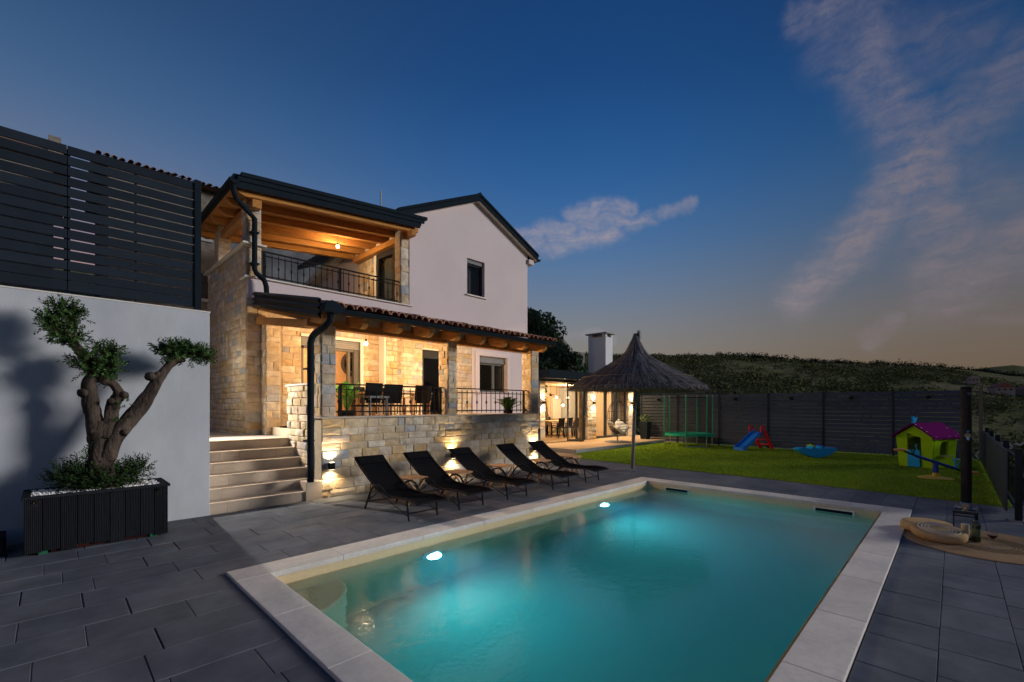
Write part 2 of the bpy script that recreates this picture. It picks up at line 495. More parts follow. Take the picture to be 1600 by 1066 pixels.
M = dict(
    mortar=mat('mortar', (.45, .375, .275), .95, .2, 12, .5, 60),
    pink=mat('pink_render', (.60, .515, .52), .92, .05, 30, .5, 160, bdist=.006, tint=(.565, .485, .49), tscale=.9),
    white=mat('white_render', (.47, .49, .515), .9, .08, 3, .4, 70, bdist=.006, spec=.1, tint=(.39, .41, .44), tscale=1.1, stretch=(1.2, 1, .55)),
    trim=mat('white_trim', (.66, .62, .56), .8, .06, 5, .1, 80),
    slate=mat('anthracite_metal', (.012, .018, .024), .5, .12, 3, .05, 30, spec=.12, rnd=.05),
    slate2=mat('anthracite_slat', (.019, .025, .034), .5, .14, 4, .05, 30, spec=.2, rnd=.14),
    steel_dark=mat('ribbed_sheet', (.07, .067, .062), .36, .15, 3, .04, 20, metal=.9),
    iron=mat('black_iron', (.020, .018, .018), .45, .2, 10, .1, 80, metal=.4),
    wood=mat('larch_wood', (.40, .165, .036), .55, .22, 3, .12, 30, stretch=(1, 9, 9), rnd=.12, tint=(.32, .14, .04), tscale=2.5),
    woodx=mat('larch_wood_beam', (.47, .215, .060), .55, .2, 3, .12, 30, stretch=(1, 9, 9), rnd=.1, tint=(.34, .16, .05), tscale=2.5),
    woody=mat('larch_wood_crossbeam', (.47, .215, .060), .55, .2, 3, .12, 30, stretch=(9, 1, 9), rnd=.1, tint=(.34, .16, .05), tscale=2.5),
    teak=mat('teak', (.47, .285, .15), .6, .2, 6, .15, 40, stretch=(6, 1, 6), rnd=.12),
    tile=mat('clay_tile', (.36, .175, .105), .85, .3, 14, .4, 50, rnd=.35, tint=(.22, .125, .09), tscale=6),
    oldtile=mat('old_clay_tile', (.20, .115, .08), .9, .35, 9, .4, 30, rnd=.3),
    rubble=mat('old_rubble_wall', (.21, .19, .165), .95, .3, 7, .9, 9, tint=(.14, .125, .11), tscale=1.2, bdist=.05),
    oldrender=mat('old_render', (.15, .155, .165), .95, .35, 2.5, .5, 12, tint=(.08, .085, .09), tscale=.7),
    slab=mat('grey_paving_slab', (.126, .134, .150), .75, .26, 4, .22, 120, rnd=.09, spec=.3, tint=(.092, .100, .116), tscale=1.6, bdist=.004),
    joint=mat('paving_joint', (.040, .042, .046), .95, .2, 20),
    coping=mat('coping_limestone', (.62, .585, .535), .8, .12, 22, .25, 150, spec=.2, tint=(.53, .50, .46), tscale=2.2, bdist=.004, rnd=.04),
    liner=mat('sand_liner', (.60, .46, .27), .7, .10, 40, .1, 120),
    step=mat('beige_step_tile', (.53, .425, .32), .7, .10, 5, .15, 90, rnd=.09, tint=(.46, .375, .285), tscale=2.2),
    landing=mat('landing_tile', (.27, .25, .235), .7, .12, 4, .15, 90),
    black=mat('black_plastic', (.012, .012, .013), .6, .1, 10, spec=.15),
    sling=mat('black_sling_mesh', (.009, .0095, .011), .95, .15, 200, .35, 700, bdist=.002, spec=.0),
    tubeblack=mat('black_tube', (.012, .012, .013), .45, .1, 10, spec=.3),
    frame=mat('window_frame', (.030, .034, .038), .4, .1, 5),
    framegrey=mat('grey_window_frame', (.13, .13, .125), .45, .1, 5),
    shutter=mat('grey_shutter', (.21, .215, .22), .5, .1, 5, rnd=.05),
    curtain=mat('cream_curtain', (.52, .46, .38), .9, .12, 5, stretch=(9, 9, .4)),
    dark_room=mat('dim_room', (.05, .05, .052), .9, .1, 2),
    warm_room=mat('warm_room_wall', (.56, .44, .32), .9, .06, 2),
    chrome=mat('chrome', (.75, .75, .76), .12, .03, 5, metal=1),
    olive_bark=mat('olive_bark', (.088, .066, .052), .95, .5, 9, 1.0, 26, spec=.05, stretch=(1.5, 1.5, .5), tint=(.046, .036, .030), tscale=6, bdist=.03),
    olive_leaf=mat('olive_leaf', (.052, .100, .028), .6, .25, 30, rnd=.5, spec=.2),
    shrub_leaf=mat('shrub_leaf', (.022, .042, .014), .6, .25, 30, rnd=.5, spec=.2),
    bright_leaf=mat('house_plant_leaf', (.15, .34, .05), .5, .2, 20, rnd=.35),
    palm_leaf=mat('palm_leaf', (.08, .17, .045), .5, .2, 20, rnd=.35),
    pebble=mat('white_pebble', (.78, .77, .76), .8, .1, 20, rnd=.2),
    plank=mat('charcoal_decking', (.017, .018, .021), .8, .25, 5, .2, 40, stretch=(9, 9, 1), rnd=.16, spec=.08),
    soil_red=mat('red_strap', (.045, .010, .008), .7, .2, 10),
    strap_green=mat('green_pallet', (.02, .11, .06), .6, .2, 10),
    thatch=mat('thatch', (.150, .142, .150), .95, .35, 12, rnd=.75, spec=.05),
    green_pvc=mat('green_pvc', (.01, .22, .12), .45, .1, 5),
    net=mat('black_net', (.012, .012, .013), .8, .1, 10),
    galv=mat('galvanised_tube', (.45, .46, .47), .35, .08, 10, metal=.9),
    toy_blue=mat('blue_toy_plastic', (.015, .17, .62), .38, .06, 5),
    toy_cyan=mat('cyan_toy_plastic', (.01, .33, .70), .38, .06, 5),
    toy_red=mat('red_toy_plastic', (.62, .012, .02), .38, .06, 5),
    toy_lime=mat('lime_toy_plastic', (.33, .56, .015), .7, .06, 5, spec=.03),
    toy_purple=mat('purple_toy_plastic', (.11, .008, .085), .7, .06, 5, spec=.03),
    toy_orange=mat('orange_toy_plastic', (.62, .27, .05), .4, .06, 5),
    toy_yellow=mat('yellow_toy_plastic', (.60, .38, .03), .4, .06, 5),
    toy_navy=mat('navy_toy_plastic', (.012, .035, .30), .4, .06, 5),
    jute=mat('jute', (.36, .24, .125), .9, .2, 40, .5, 120, tint=(.29, .19, .10), tscale=3),
    straw=mat('straw_cushion', (.50, .34, .16), .85, .18, 30, .5, 90, stretch=(1, 1, 4), tint=(.42, .27, .12), tscale=3),
    straw_pale=mat('straw_cushion_pale', (.66, .56, .42), .85, .1, 30, .4, 90),
    candle=mat('candle_wax', (.62, .54, .40), .6, .05, 5),
    bottle=mat('green_bottle_glass', (.012, .03, .012), .08, .05, 5, spec=.8),
    label=mat('bottle_label', (.10, .14, .06), .7, .3, 30),
    wine=mat('red_wine', (.05, .003, .008), .1, .05, 5),
    gold=mat('brass', (.62, .42, .14), .25, .05, 5, metal=1),
    cushion=mat('white_cushion', (.66, .62, .56), .9, .08, 12, .2, 60),
    rattan=mat('grey_rattan', (.045, .042, .040), .7, .2, 30),
    terrace=mat('sandstone_terrace', (.40, .27, .16), .75, .16, 5, .15, 60, tint=(.34, .235, .145), tscale=1.5),
    concrete=mat('concrete', (.34, .34, .335), .9, .12, 4, .3, 60),
    slate3=mat('anthracite_louvre', (.038, .041, .046), .34, .14, 4, .05, 30, spec=.6, rnd=.2),
    picket=mat('grey_picket', (.050, .058, .068), .5, .12, 4, rnd=.15, spec=.2),
    chimney=mat('chimney_white', (.62, .63, .64), .9, .05, 3),
    earth=mat('bare_earth', (.17, .115, .075), .95, .3, 4, .5, 20),
    cabinet=mat('oak_cabinet', (.34, .195, .07), .55, .2, 3, .1, 30, stretch=(6, 6, 1)),
    glow=emission('warm_bulb', (1.0, .70, .36), 16.0),
    lens=emission('lamp_lens', (1.0, .80, .52), 8.0),
    poolglow=emission('pool_lamp_lens', (.86, .97, 1.0), 60.0),
    smallglow=emission('deck_spot', (1.0, .62, .22), 14.0),
    pane=glass('window_pane', (.62, .66, .68), .015, 1.55),
    clear=glass('clear_glass', (.95, .96, .96), .01, 1.25),
)
def stone_mat(rng):
    return rng.choices(range(len(STONES)), SWEIGHT)[0]

# ================================================================== terrain
def lerp_table(tab, x):
    if x <= tab[0][0]:
        return tab[0][1]
    for (a, b), (c, d) in zip(tab, tab[1:]):
        if x <= c:
            return b + (d - b) * (x - a) / (c - a)
    return tab[-1][1]
RIDGE = [(-75, .025), (-55, .045), (-48.6, .0595), (-45.6, .0695), (-42.7, .0785), (-38, .084), (-33.2, .089), (-29, .0985), (-23.9, .1035), (-17.5, .1035),
         (-9, .104), (-3, .10), (5, .11), (40, .10), (75, .06), (110, .03)]   # bearing (deg, left +) : tan of the skyline
def smooth(t):
    t = max(0.0, min(1.0, t))
    return t * t * (3 - 2 * t)
def hnoise(x, y):
    return (math.sin(x * .051 + 1.3 * math.sin(y * .037)) + math.sin(y * .063 + 1.7 * math.sin(x * .029)) + .6 * math.sin(x * .16 + y * .13) + .5 * math.sin(x * .11 - y * .19)) / 3.1
def zterr(x, y):
    r = math.hypot(x, y)
    rel = (math.degrees(math.atan2(y, x)) - 44.384 + 180) % 360 - 180
    # shelf the terrace stands on, falling away to the right and beyond the back fence
    out = max(0.0, -1.3 - y, x - 20.0, -7 - x)
    z = -2.3 - min(7.0, 0.16 * out)
    up = max(0.0, min(9.0, (y - 13.6) * .55)) * smooth((34 - x) / 16.0) * smooth((90 - r) / 40)
    if y > 13.4:
        z += up + 2.0 * smooth((y - 13.4) / 2) * smooth((34 - x) / 14.0)
    # the hill across the valley
    depth = max(0.2, math.cos(math.radians(min(75, abs(rel)))))
    far_r = 235 / max(.62, depth)
    top = 1.6 + lerp_table(RIDGE, rel) * far_r * depth
    t = (r - 48) / (far_r - 48)
    if t > 0:
        s = smooth(t) ** .8 if t < 1 else 1 - .35 * smooth((t - 1) / 1.6)
        z = z + (top - z) * s + hnoise(x, y) * 1.6 * min(1, 4 * t) * (1 - .75 * smooth((t - .75) / .25))
    # the bare mountains far off to the right
    if r > 700:
        k = smooth((r - 700) / 700)
        prof = .068 + .020 * math.exp(-((rel + 47.9) / 2.2) ** 2) + .0135 * math.exp(-((rel + 44.1) / 1.3) ** 2) - .02 * smooth((abs(rel + 47) - 4) / 9) - .03 * smooth((rel + 43) / 4)
        m = 1.6 + max(0.0, prof) * 1400 * depth
        z = z + (m - z) * k if r < 1500 else m * (1 - .8 * smooth((r - 1500) / 2500))
    return z
tb = MB()
radii = [0.5, 4, 8, 11, 13, 14.5, 16, 18, 20, 22, 25, 29, 34, 40, 46, 52, 58, 64, 70, 77, 84, 92, 100, 109, 118, 128, 138, 149, 160, 172, 184, 197, 210, 223, 235, 247, 260, 280,
         310, 350, 400, 480, 600, 760, 900, 1050, 1200, 1350, 1500, 1700, 2000, 2600, 3600, 5000]
NA = 300
for r in radii:
    for j in range(NA):
        a = 2 * PI * j / NA
        x, y = r * math.cos(a), r * math.sin(a)
        tb.v.append((x, y, zterr(x, y)))
for i in range(len(radii) - 1):
    for j in range(NA):
        tb.f.append((i * NA + j, i * NA + (j + 1) % NA, (i + 1) * NA + (j + 1) % NA, (i + 1) * NA + j)); tb.m.append(0)
tb.f.append(tuple(range(NA))); tb.m.append(0)
hill_mat = mat('scrubland', (.085, .092, .040), .95, .4, .35, .6, 1.2, tint=(.135, .125, .075), tscale=.06, bdist=.6, spec=0)
tb.build('ground', hill_mat, smooth=True, angle=180, kind='structure')

def leaf_cloud(mb, c, rad, n, size, rng, squash=1.0, up=.3, shell=.55, long=1.0):
    """n leaf-sized faces scattered through an ellipsoid"""
    cx, cy, cz = c
    for _ in range(n):
        while True:
            p = Vector((rng.uniform(-1, 1), rng.uniform(-1, 1), rng.uniform(-1, 1)))
            if p.length <= 1 and (p.length > shell or rng.random() < .35):
                break
        q = Vector((cx + p.x * rad[0], cy + p.y * rad[1], cz + p.z * rad[2]))
        nrm = (p + Vector((rng.gauss(0, .6), rng.gauss(0, .6), rng.gauss(up, .6)))).normalized()
        a = nrm.orthogonal().normalized()
        a = (Matrix.Rotation(rng.uniform(0, 2 * PI), 3, nrm) @ a) * size * rng.uniform(.6, 1.3) * long
        b = nrm.cross(a.normalized()) * size * rng.uniform(.35, .6)
        mb.add([q - a, q + b * .9, q + a, q - b * .9], [(0, 1, 2, 3)])

# scrub on the far hill, crest trees, thicket below the side fence: masses nobody could count
scrub_mat = mat('hill_scrub', (.090, .108, .042), .9, .3, 2, rnd=.5, tint=(.115, .120, .055), tscale=.05, spec=0)
crest_mat = mat('crest_trees', (.020, .027, .016), .95, .3, 2, rnd=.4, spec=.1)
rs = random.Random(3)
sb = MB()
n = 0
while n < 6200:
    rel = rs.uniform(-53, 4)
    r = 46 + (rs.random() ** .75) * 200
    a = math.radians(44.384 + rel)
    x, y = r * math.cos(a), r * math.sin(a)
    if math.sin(x * .09 + 2 * math.sin(y * .05)) + math.sin(y * .11 + x * .03) + rs.gauss(0, .9) < -.2:
        continue
    n += 1
    s = rs.uniform(.45, 1.5) * (1 + .25 * (rs.random() < .1))
    leaf_cloud(sb, (x, y, zterr(x, y) + s * .35), (s * 1.25, s * 1.25, s * .75), 16, s * .34, rs)
sb.build('hillside_scrub', scrub_mat, kind='stuff', label='low green scrub scattered over the hill across the valley', cat='scrub')
cb = MB()
for _ in range(1500):
    rel = rs.uniform(-54, 6)
    a = math.radians(44.384 + rel)
    depth = math.cos(math.radians(abs(rel)))
    band = 14 if rel > -24 else 44
    r = 235 / max(.62, depth) - abs(rs.gauss(0, 1)) * band * .5 + 5
    dens = .12 if rel > -20 else (.4 if rel > -26 else 1)
    if rs.random() > dens:
        continue
    x, y = r * math.cos(a), r * math.sin(a)
    s = rs.uniform(.9, 2.0)
    leaf_cloud(cb, (x, y, zterr(x, y) + s * .7), (s * 1.2, s * 1.2, s), 34, s * .26, rs)
cb.build('crest_woodland', crest_mat, kind='stuff', label='dark tree belt along the hill crest on the skyline', cat='woodland')
vb = MB()
vr = random.Random(5)
for _ in range(620):
    x = vr.uniform(6, 85) if vr.random() < .7 else vr.uniform(20, 60)
    y = -1.9 - abs(vr.gauss(0, 1)) * 9 - .05 * x if vr.random() < .75 else vr.uniform(-30, 14)
    if x < 21.5 and y > -1.9:
        continue
    s = vr.uniform(.5, 1.25)
    leaf_cloud(vb, (x, y, zterr(x, y) + s * .75), (s * 1.3, s * 1.3, s), 130 if x < 35 else 60, .12 if x < 35 else .2, vr)
for _ in range(70):
    x, y = vr.uniform(8.6, 19), -1.35 - abs(vr.gauss(0, .35))
    s = vr.uniform(.22, .42)
    leaf_cloud(vb, (x, y, -.05 + s * .35), (s * 1.2, s, s), 90, .05, vr)
vb.build('valley_thicket', mat('valley_leaf', (.040, .060, .022), .85, .3, 3, rnd=.5, spec=.1), kind='stuff', label='dark green thicket filling the valley below the side fence', cat='thicket')

# pale track climbing away beyond the fence corner
pb = MB()
prev = None
for i in range(26):
    t = i / 25
    rel = -47.2 - 2.2 * t + 3.3 * math.sin(t * 3.0) * t
    r = 58 + 62 * t
    a = math.radians(44.384 + rel)
    x, y = r * math.cos(a), r * math.sin(a)
    wx, wy = -math.sin(a) * 1.5, math.cos(a) * 1.5
    z = zterr(x, y) + .45
    cur = ((x - wx, y - wy, z), (x + wx, y + wy, z))
    if prev:
        pb.quad(prev[0], prev[1], cur[1], cur[0])
    prev = cur
pb.build('gravel_track', mat('pale_gravel', (.30, .27, .23), .95, .2, 2), kind='structure')

# ---- a few farmhouses far off beyond the fence corner
def far_house(rel, r, w, d, h, wall, roof, label, rot=0.3):
    a = math.radians(44.384 + rel)
    x, y = r * math.cos(a), r * math.sin(a)
    z = zterr(x, y) + .8
    t = thing('farmhouse', label, 'house', (x, y, z), 'farmhouses across the valley')
    b = MB().box(x - w / 2, x + w / 2, y - d / 2, y + d / 2, z - 2, z + h).build('wall', wall, t)
    rf = MB().prism([(y - d / 2 - .3, z + h), (y + d / 2 + .3, z + h), (y, z + h + d * .32)], 'x', x - w / 2 - .3, x + w / 2 + .3).build('roof', roof, t)
    for k in range(3):
        MB().box(x - w / 2 - .05, x - w / 2 + .1, y - d / 2 + d * (.15 + .3 * k), y - d / 2 + d * (.3 + .3 * k), z + h * .35, z + h * .7).build('window', M['frame'], t)
    t.rotation_euler.z = rot
pale = mat('farmhouse_wall', (.30, .28, .25), .9, .1, 2)
redroof = mat('farmhouse_roof', (.24, .10, .065), .9, .2, 2)
far_house(-47.3, 200, 5.2, 4.2, 1.5, pale, redroof, 'far farmhouse with terracotta roof beyond the fence corner')
far_house(-45.6, 215, 3.6, 3, 1.2, pale, pale, 'small pale flat farm building left of the terracotta roofed one', .1)
far_house(-48.9, 205, 6, 4, 1.2, mat('farm_wall_grey', (.19, .18, .165), .9), redroof, 'low grey farm building at the far right edge', .5)

# ---- old village houses climbing the slope behind
def tile_row(parent, x0, x1, y, z, step=.2, r=.075, length=.5, rise=.12, m=None, name='roof_tile'):
    me = None
    k = 0
    x = x0
    while x < x1:
        if me is None:
            b = MB()
            n = 6
            for i in range(2):
                for j in range(n + 1):
                    t = PI * j / n
                    b.v.append((math.cos(t) * r * (1 - .12 * i), i * length, math.sin(t) * r * (1 - .12 * i) + i * rise))
            for i in range(2):
                for j in range(n + 1):
                    t = PI * j / n
                    b.v.append((math.cos(t) * r * .78, i * length, math.sin(t) * r * .78 + i * rise))
            for j in range(n):
                b.f += [(j, j + 1, n + 2 + j, n + 1 + j), (j + 1, j, 2 * n + 2 + j, 2 * n + 3 + j)]
                b.m += [0, 0]
            o = b.build(name, m or M['oldtile'], None, smooth=True)
            me = o.data
        else:
            o = bpy.data.objects.new(name, me)
            COL.objects.link(o)
        o.parent = parent
        base = ORIGIN.get(parent, Vector())
        o.location = Vector((x + R.uniform(-.015, .015), y + R.uniform(-.03, .03), z + R.uniform(-.008, .008))) - base
        o.rotation_euler = (R.uniform(-.03, .03), 0, R.uniform(-.05, .05))
        x += step
def old_house(name, label, x0, x1, y0, y1, z0, zt, ridge, wins, wall):
    t = thing(name, label, 'house', (x0, y0, z0))
    MB().box(x0, x1, y0, y1, z0, zt).build('wall', wall, t)
    ym = (y0 + y1) / 2
    rf = MB().prism([(y0 - .35, zt - .02), (y1 + .35, zt - .02), (ym, zt + ridge)], 'x', x0 - .25, x1 + .25).build('roof', M['oldtile'], t)
    sl = (ridge) / (ym - y0 + .35)
    tile_row(rf, x0 - .2, x1 + .2, y0 - .42, zt - .02, step=.15, r=.055, length=.6, rise=.6 * sl)
    for (xa, xb, za, zb) in wins:
        w = MB().box(xa, xb, y0 - .02, y0 + .12, za, zb).build('window', M['frame'], t)
        MB().box(xa - .08, xb + .08, y0 - .05, y0 + .02, za - .1, za - .01).build('sill', M['concrete'], w)
    return t
h1 = old_house('stone_house', 'old rubble stone house with clay roof seen above the right end of slat fence', 1.0, 3.55, 15, 20, 1.5, 7.66, .8, [(2.82, 3.12, 6.3, 7.0), (2.7, 3.1, 4.6, 5.3)], M['rubble'])
h2 = old_house('stone_house', 'old house with dark ridge roof behind the left end of slat fence', -4.2, .05, 18, 23, 2, 8.35, 1.45, [(-1.6, -1.1, 6.5, 7.3), (-3.2, -2.6, 6.5, 7.3)], M['rubble'])
ch = MB().box(-.06, .22, 19.6, 20.3, 8.6, 9.82)
ch.build('chimney', M['rubble'], h2)
h3 = thing('garden_wall', 'weathered grey rendered wall on the slope, seen through the upper loggia', 'wall', (4.5, 20.5, 4))
poly = [(4.6, 4.0), (12.5, 4.0), (12.5, 8.0), (10.5, 8.3), (9.4, 8.15), (8.6, 8.55), (7.4, 8.5), (6.2, 8.75), (4.6, 8.6)]
MB().prism(poly, 'y', 20.5, 20.9).build('wall', M['oldrender'], h3)
for i in range(22):
    x = 4.7 + i * .35
    MB().box(x, x + .3, 20.44, 20.96, 8.62 - .1 * max(0, i - 4) * .4, 8.72 - .1 * max(0, i - 4) * .4).build('coping_stone', M['rubble'], h3)

def crown(mb, centers, n, size, rng):
    for (c, r) in centers:
        leaf_cloud(mb, c, (r, r, r * .82), n, size, rng)
def tree(name, label, x, y, zb, h, spread, seed, m, leaf=.13, n=260, lobes=9, group=None):
    rng = random.Random(seed)
    t = thing(name, label, 'tree', (x, y, zb), group)
    tr = MB()
    tr.tube([(x, y, zb - .3), (x + .08, y, zb + h * .3), (x - .05, y + .1, zb + h * .62), (x, y, zb + h * .85)], [h * .035, h * .028, h * .018, h * .006], 8)
    cs = []
    for k in range(lobes):
        a, q = rng.uniform(0, 2 * PI), rng.random()
        rr = spread * (.35 + .6 * rng.random())
        z = zb + h * (.42 + .5 * q)
        rr *= (1.15 - .6 * q)
        c = (x + rr * math.cos(a), y + rr * math.sin(a), z)
        cs.append((c, spread * rng.uniform(.32, .52)))
        tr.tube([(x, y, zb + h * rng.uniform(.25, .5)), (x + rr * .5 * math.cos(a), y + rr * .5 * math.sin(a), z - h * .1), c], [h * .014, h * .01, h * .004], 6)
    cs.append(((x, y, zb + h * .86), spread * .4))
    tr.build('trunk', M['olive_bark'], t, smooth=True)
    cb = MB()
    crown(cb, cs, n, leaf, rng)
    cb.build('crown', m, t)
    return t
tree_leaf = mat('evergreen_leaf', (.024, .044, .018), .7, .25, 5, rnd=.5)
tree_leaf2 = mat('mid_green_leaf', (.030, .060, .022), .7, .25, 5, rnd=.5)
tree('tree', 'dark leafy tree rising beside the pink gable wall', 18.0, 16.4, 1.0, 6.1, 1.8, 21, tree_leaf, .13, 420, 10)
tree('tree', 'dark broad tree between the gable wall and the white chimney', 22.2, 19.2, 1.6, 5.2, 2.2, 22, tree_leaf, .14, 460, 11)
tree('tree', 'mid green bushy tree just left of the white chimney', 22.0, 17.3, .4, 4.6, 1.7, 23, tree_leaf2, .13, 460, 10)
tree('tree', 'small dark tree behind the right side of the chimney', 29, 18.5, .4, 4.4, 1.9, 24, tree_leaf, .14, 400, 9)
tree('tree', 'dark bushy tree behind pavilion roof, right of the porch corner', 17.3, 14.6, -.2, 4.3, 1.6, 29, tree_leaf, .12, 460, 10)
for k, (x, y, s, lab) in enumerate([(5.0, 16.6, 1.25, 'leftmost dark shrub on the slope behind the loggia railing'), (6.0, 17.4, 1.3, 'dark shrub on the slope behind the middle of loggia railing'),
                                  (7.2, 18.6, 1.3, 'dark shrub on the slope below the grey rendered wall'), (3.1, 14.5, 1.0, 'ivy shrub in the gap between slat fence and stone tower')]):
    rng = random.Random(60 + k)
    zb = zterr(x, y)
    t = thing('shrub', lab, 'shrub', (x, y, zb))
    b = MB()
    for _ in range(9):
        leaf_cloud(b, (x + rng.uniform(-s, s), y + rng.uniform(-.5, .5), zb + rng.uniform(.3, 2.6 * s)), (s * .7, s * .6, s * .6), 130, .1, rng)
    b.build('foliage', tree_leaf, t)
    st = MB()
    for q in range(4):
        st.tube([(x + q * .1, y, zb - .2), (x + rng.uniform(-.5, .5) * s, y, zb + 1.6 * s)], [.04, .015], 6)
    st.build('stem', M['olive_bark'], t)
# ruined stone hut on the slope behind the trees
hx, hy = 36.5, 29.5
hz = 1.5
hut = thing('stone_hut', 'ruined stone hut with gable peeking over trees left of the chimney', 'hut', (hx, hy, hz))
MB().prism([(hy - 1.6, hz - 1), (hy + 1.3, hz - 1), (hy + 1.3, hz + 6.0), (hy - .1, hz + 7.6), (hy - 1.6, hz + 6.1)], 'x', hx, hx + .5).build('gable_wall', M['rubble'], hut)
MB().box(hx + .5, hx + 3.0, hy - 1.6, hy - 1.1, hz - 1, hz + 5.7).build('side_wall', M['rubble'], hut)
MB().box(hx - .05, hx + .1, hy + .2, hy + .55, hz + 5.6, hz + 6.2).build('opening', M['frame'], hut)

# ================================================================== terrace, pool, lawn
PX0, PX1, PY0, PY1 = 1.16, 9.15, .45, 4.93      # outer edge of the coping
IX0, IX1, IY0, IY1 = 1.45, 8.78, .76, 4.60      # inner edge of the coping
# base under the paving, with the pool left open
base = MB()
for (x0, x1, y0, y1) in [(-7, PX0 + .1, -1.15, 7.9), (PX1 - .1, 11.5, -1.15, 8.85), (PX0 + .1, PX1 - .1, -1.15, PY0 + .1), (PX0 + .1, PX1 - .1, PY1 - .1, 7.9), (-7, PX0 + .1, -7, -1.15), (PX0 + .1, 5.0, -7, -1.15), (8.9, 11.5, 7.9, 8.85)]:
    base.box(x0, x1, y0, y1, -1.9 if (x0 > PX1 or x1 < PX0 or y1 < .5 and y0 < -1.1) else -.35, -.014)
pave = base.build('pavement', M['joint'], kind='structure')
slab_rng = random.Random(17)
def slab(x0, x1, y0, y1):
    g = .0016
    wide = slab_rng.random() < .28
    gx = g + (.006 if wide else 0)
    b = MB()
    z = slab_rng.uniform(-.0015, .0015)
    e = .004
    zt = [z + slab_rng.uniform(-.001, .001) for _ in range(4)]
    xa, xb, ya, yb = x0 + gx, x1 - g, y0 + g, y1 - g
    b.v = [(xa, ya, -.05), (xb, ya, -.05), (xb, yb, -.05), (xa, yb, -.05), (xa, ya, -e), (xb, ya, -e), (xb, yb, -e), (xa, yb, -e),
           (xa + e, ya + e, zt[0]), (xb - e, ya + e, zt[1]), (xb - e, yb - e, zt[2]), (xa + e, yb - e, zt[3])]
    b.f = [(0, 1, 5, 4), (1, 2, 6, 5), (2, 3, 7, 6), (3, 0, 4, 7), (4, 5, 9, 8), (5, 6, 10, 9), (6, 7, 11, 10), (7, 4, 8, 11), (8, 9, 10, 11)]
    b.m = [0] * 9
    return b
def pave_area(x0, x1, y0, y1, rows, lens, store):
    h = (y1 - y0) / rows
    for i in range(rows):
        x = x0
        first = True
        while x < x1 - 1e-6:
            l = slab_rng.choice(lens)
            if first:
                l *= slab_rng.uniform(.35, 1)
                first = False
            xe = x + l
            if x1 - xe < .18:
                xe = x1
            store.append((x, xe, y0 + i * h, y0 + (i + 1) * h))
            x = xe
tiles = []
L1 = [.6, .6, .8, .6, .45]
pave_area(-.9, 11.2, PY1 + .004, 7.76, 7, L1, tiles)
pave_area(-.5, PX0 - .006, PY0, PY1, 11, L1, tiles)
pave_area(1.6, 10.9, -1.05, PY0 - .006, 4, [.3, .5, .6, .42], tiles)
pave_area(PX1 + .006, 10.95, PY0, PY1, 11, [.9, .9], tiles)
pave_area(8.98, 11.45, 7.764, 8.8, 3, L1, tiles)
def near_key(t):
    cx, cy = (t[0] + t[1]) / 2, (t[2] + t[3]) / 2
    d = math.cos(HEAD) * cx + math.sin(HEAD) * cy
    r = math.sin(HEAD) * cx - math.cos(HEAD) * cy
    vis = d > .3 and abs(r / d) < 1.25 and (1.6 * 705 / d < 470)
    return (0 if vis else 1, math.hypot(cx, cy))
tiles.sort(key=near_key)
rest = MB()
for k, t in enumerate(tiles):
    b = slab(*t)
    if k < 298:
        b.build('paving_slab', M['slab'], pave)
    else:
        rest.add(b.v, b.f)
if rest.v:
    rest.build('paving_slabs_beyond', M['slab'], pave, kind='stuff')
rest = MB()
rest.box(-6.8, -.92, -1.1, 7.76, -.05, 0); rest.box(-.9, -.51, -1.1, PY1, -.05, 0); rest.box(-.5, 1.59, -1.1, PY0 - .005, -.05, 0)
rest.build('paving_field', M['slab'], pave)

pool = thing('swimming_pool', 'rectangular swimming pool with pale limestone coping and sand coloured liner', 'pool', (PX0, PY0, 0))
WX0, WX1, WY0, WY1 = IX0 + .035, IX1 - .035, IY0 + .035, IY1 - .035
DEP = -1.35
sh = MB()
def inward(x0, x1, y0, y1, zt, zb):
    sh.quad((x0, y0, zb), (x1, y0, zb), (x1, y1, zb), (x0, y1, zb))
    sh.quad((x0, y0, zt), (x1, y0, zt), (x1, y0, zb), (x0, y0, zb))
    sh.quad((x1, y0, zt), (x1, y1, zt), (x1, y1, zb), (x1, y0, zb))
    sh.quad((x1, y1, zt), (x0, y1, zt), (x0, y1, zb), (x1, y1, zb))
    sh.quad((x0, y1, zt), (x0, y0, zt), (x0, y0, zb), (x0, y1, zb))
inward(WX0, WX1, WY0, WY1, -.02, DEP)
inward(WX0 - .22, WX1 + .22, WY0 - .22, WY1 + .22, -.02, DEP - .2)
sh.build('liner', M['liner'], pool)
# curved corner steps under water (near left corner)
for k, (rad, zt) in enumerate([(.62, -.36)]):
    pts = [(WX0 + .002, WY1 - .002)]
    for i in range(13):
        t = -PI / 2 + PI / 2 * i / 12
        pts.append((WX0 + .002 + rad * max(0, math.cos(t)) if i else WX0 + .002, WY1 - .002 + rad * math.sin(t) if i < 12 else WY1 - .002))
    MB().prism(pts, 'z', DEP + .01, zt).build('underwater_step', M['liner'], pool, bevel=.03)
def coping_run(a0, a1, fixed0, fixed1, along, n):
    for i in range(n):
        s0, s1 = a0 + (a1 - a0) * i / n, a0 + (a1 - a0) * (i + 1) / n
        g = .0007
        b = MB()
        if along == 'x':
            b.box(s0 + g, s1 - g, fixed0, fixed1, -.045, .024)
        else:
            b.box(fixed0, fixed1, s0 + g, s1 - g, -.045, .024)
        b.build('coping_slab', M['coping'], pool, bevel=.006)
coping_run(PX0, PX1, IY1, PY1, 'x', 8)
coping_run(PX0, PX1, PY0, IY0, 'x', 8)
coping_run(IY0 + .001, IY1 - .001, PX0, IX0, 'y', 4)
coping_run(IY0 + .001, IY1 - .001, IX1, PX1, 'y', 4)
cols = MB()
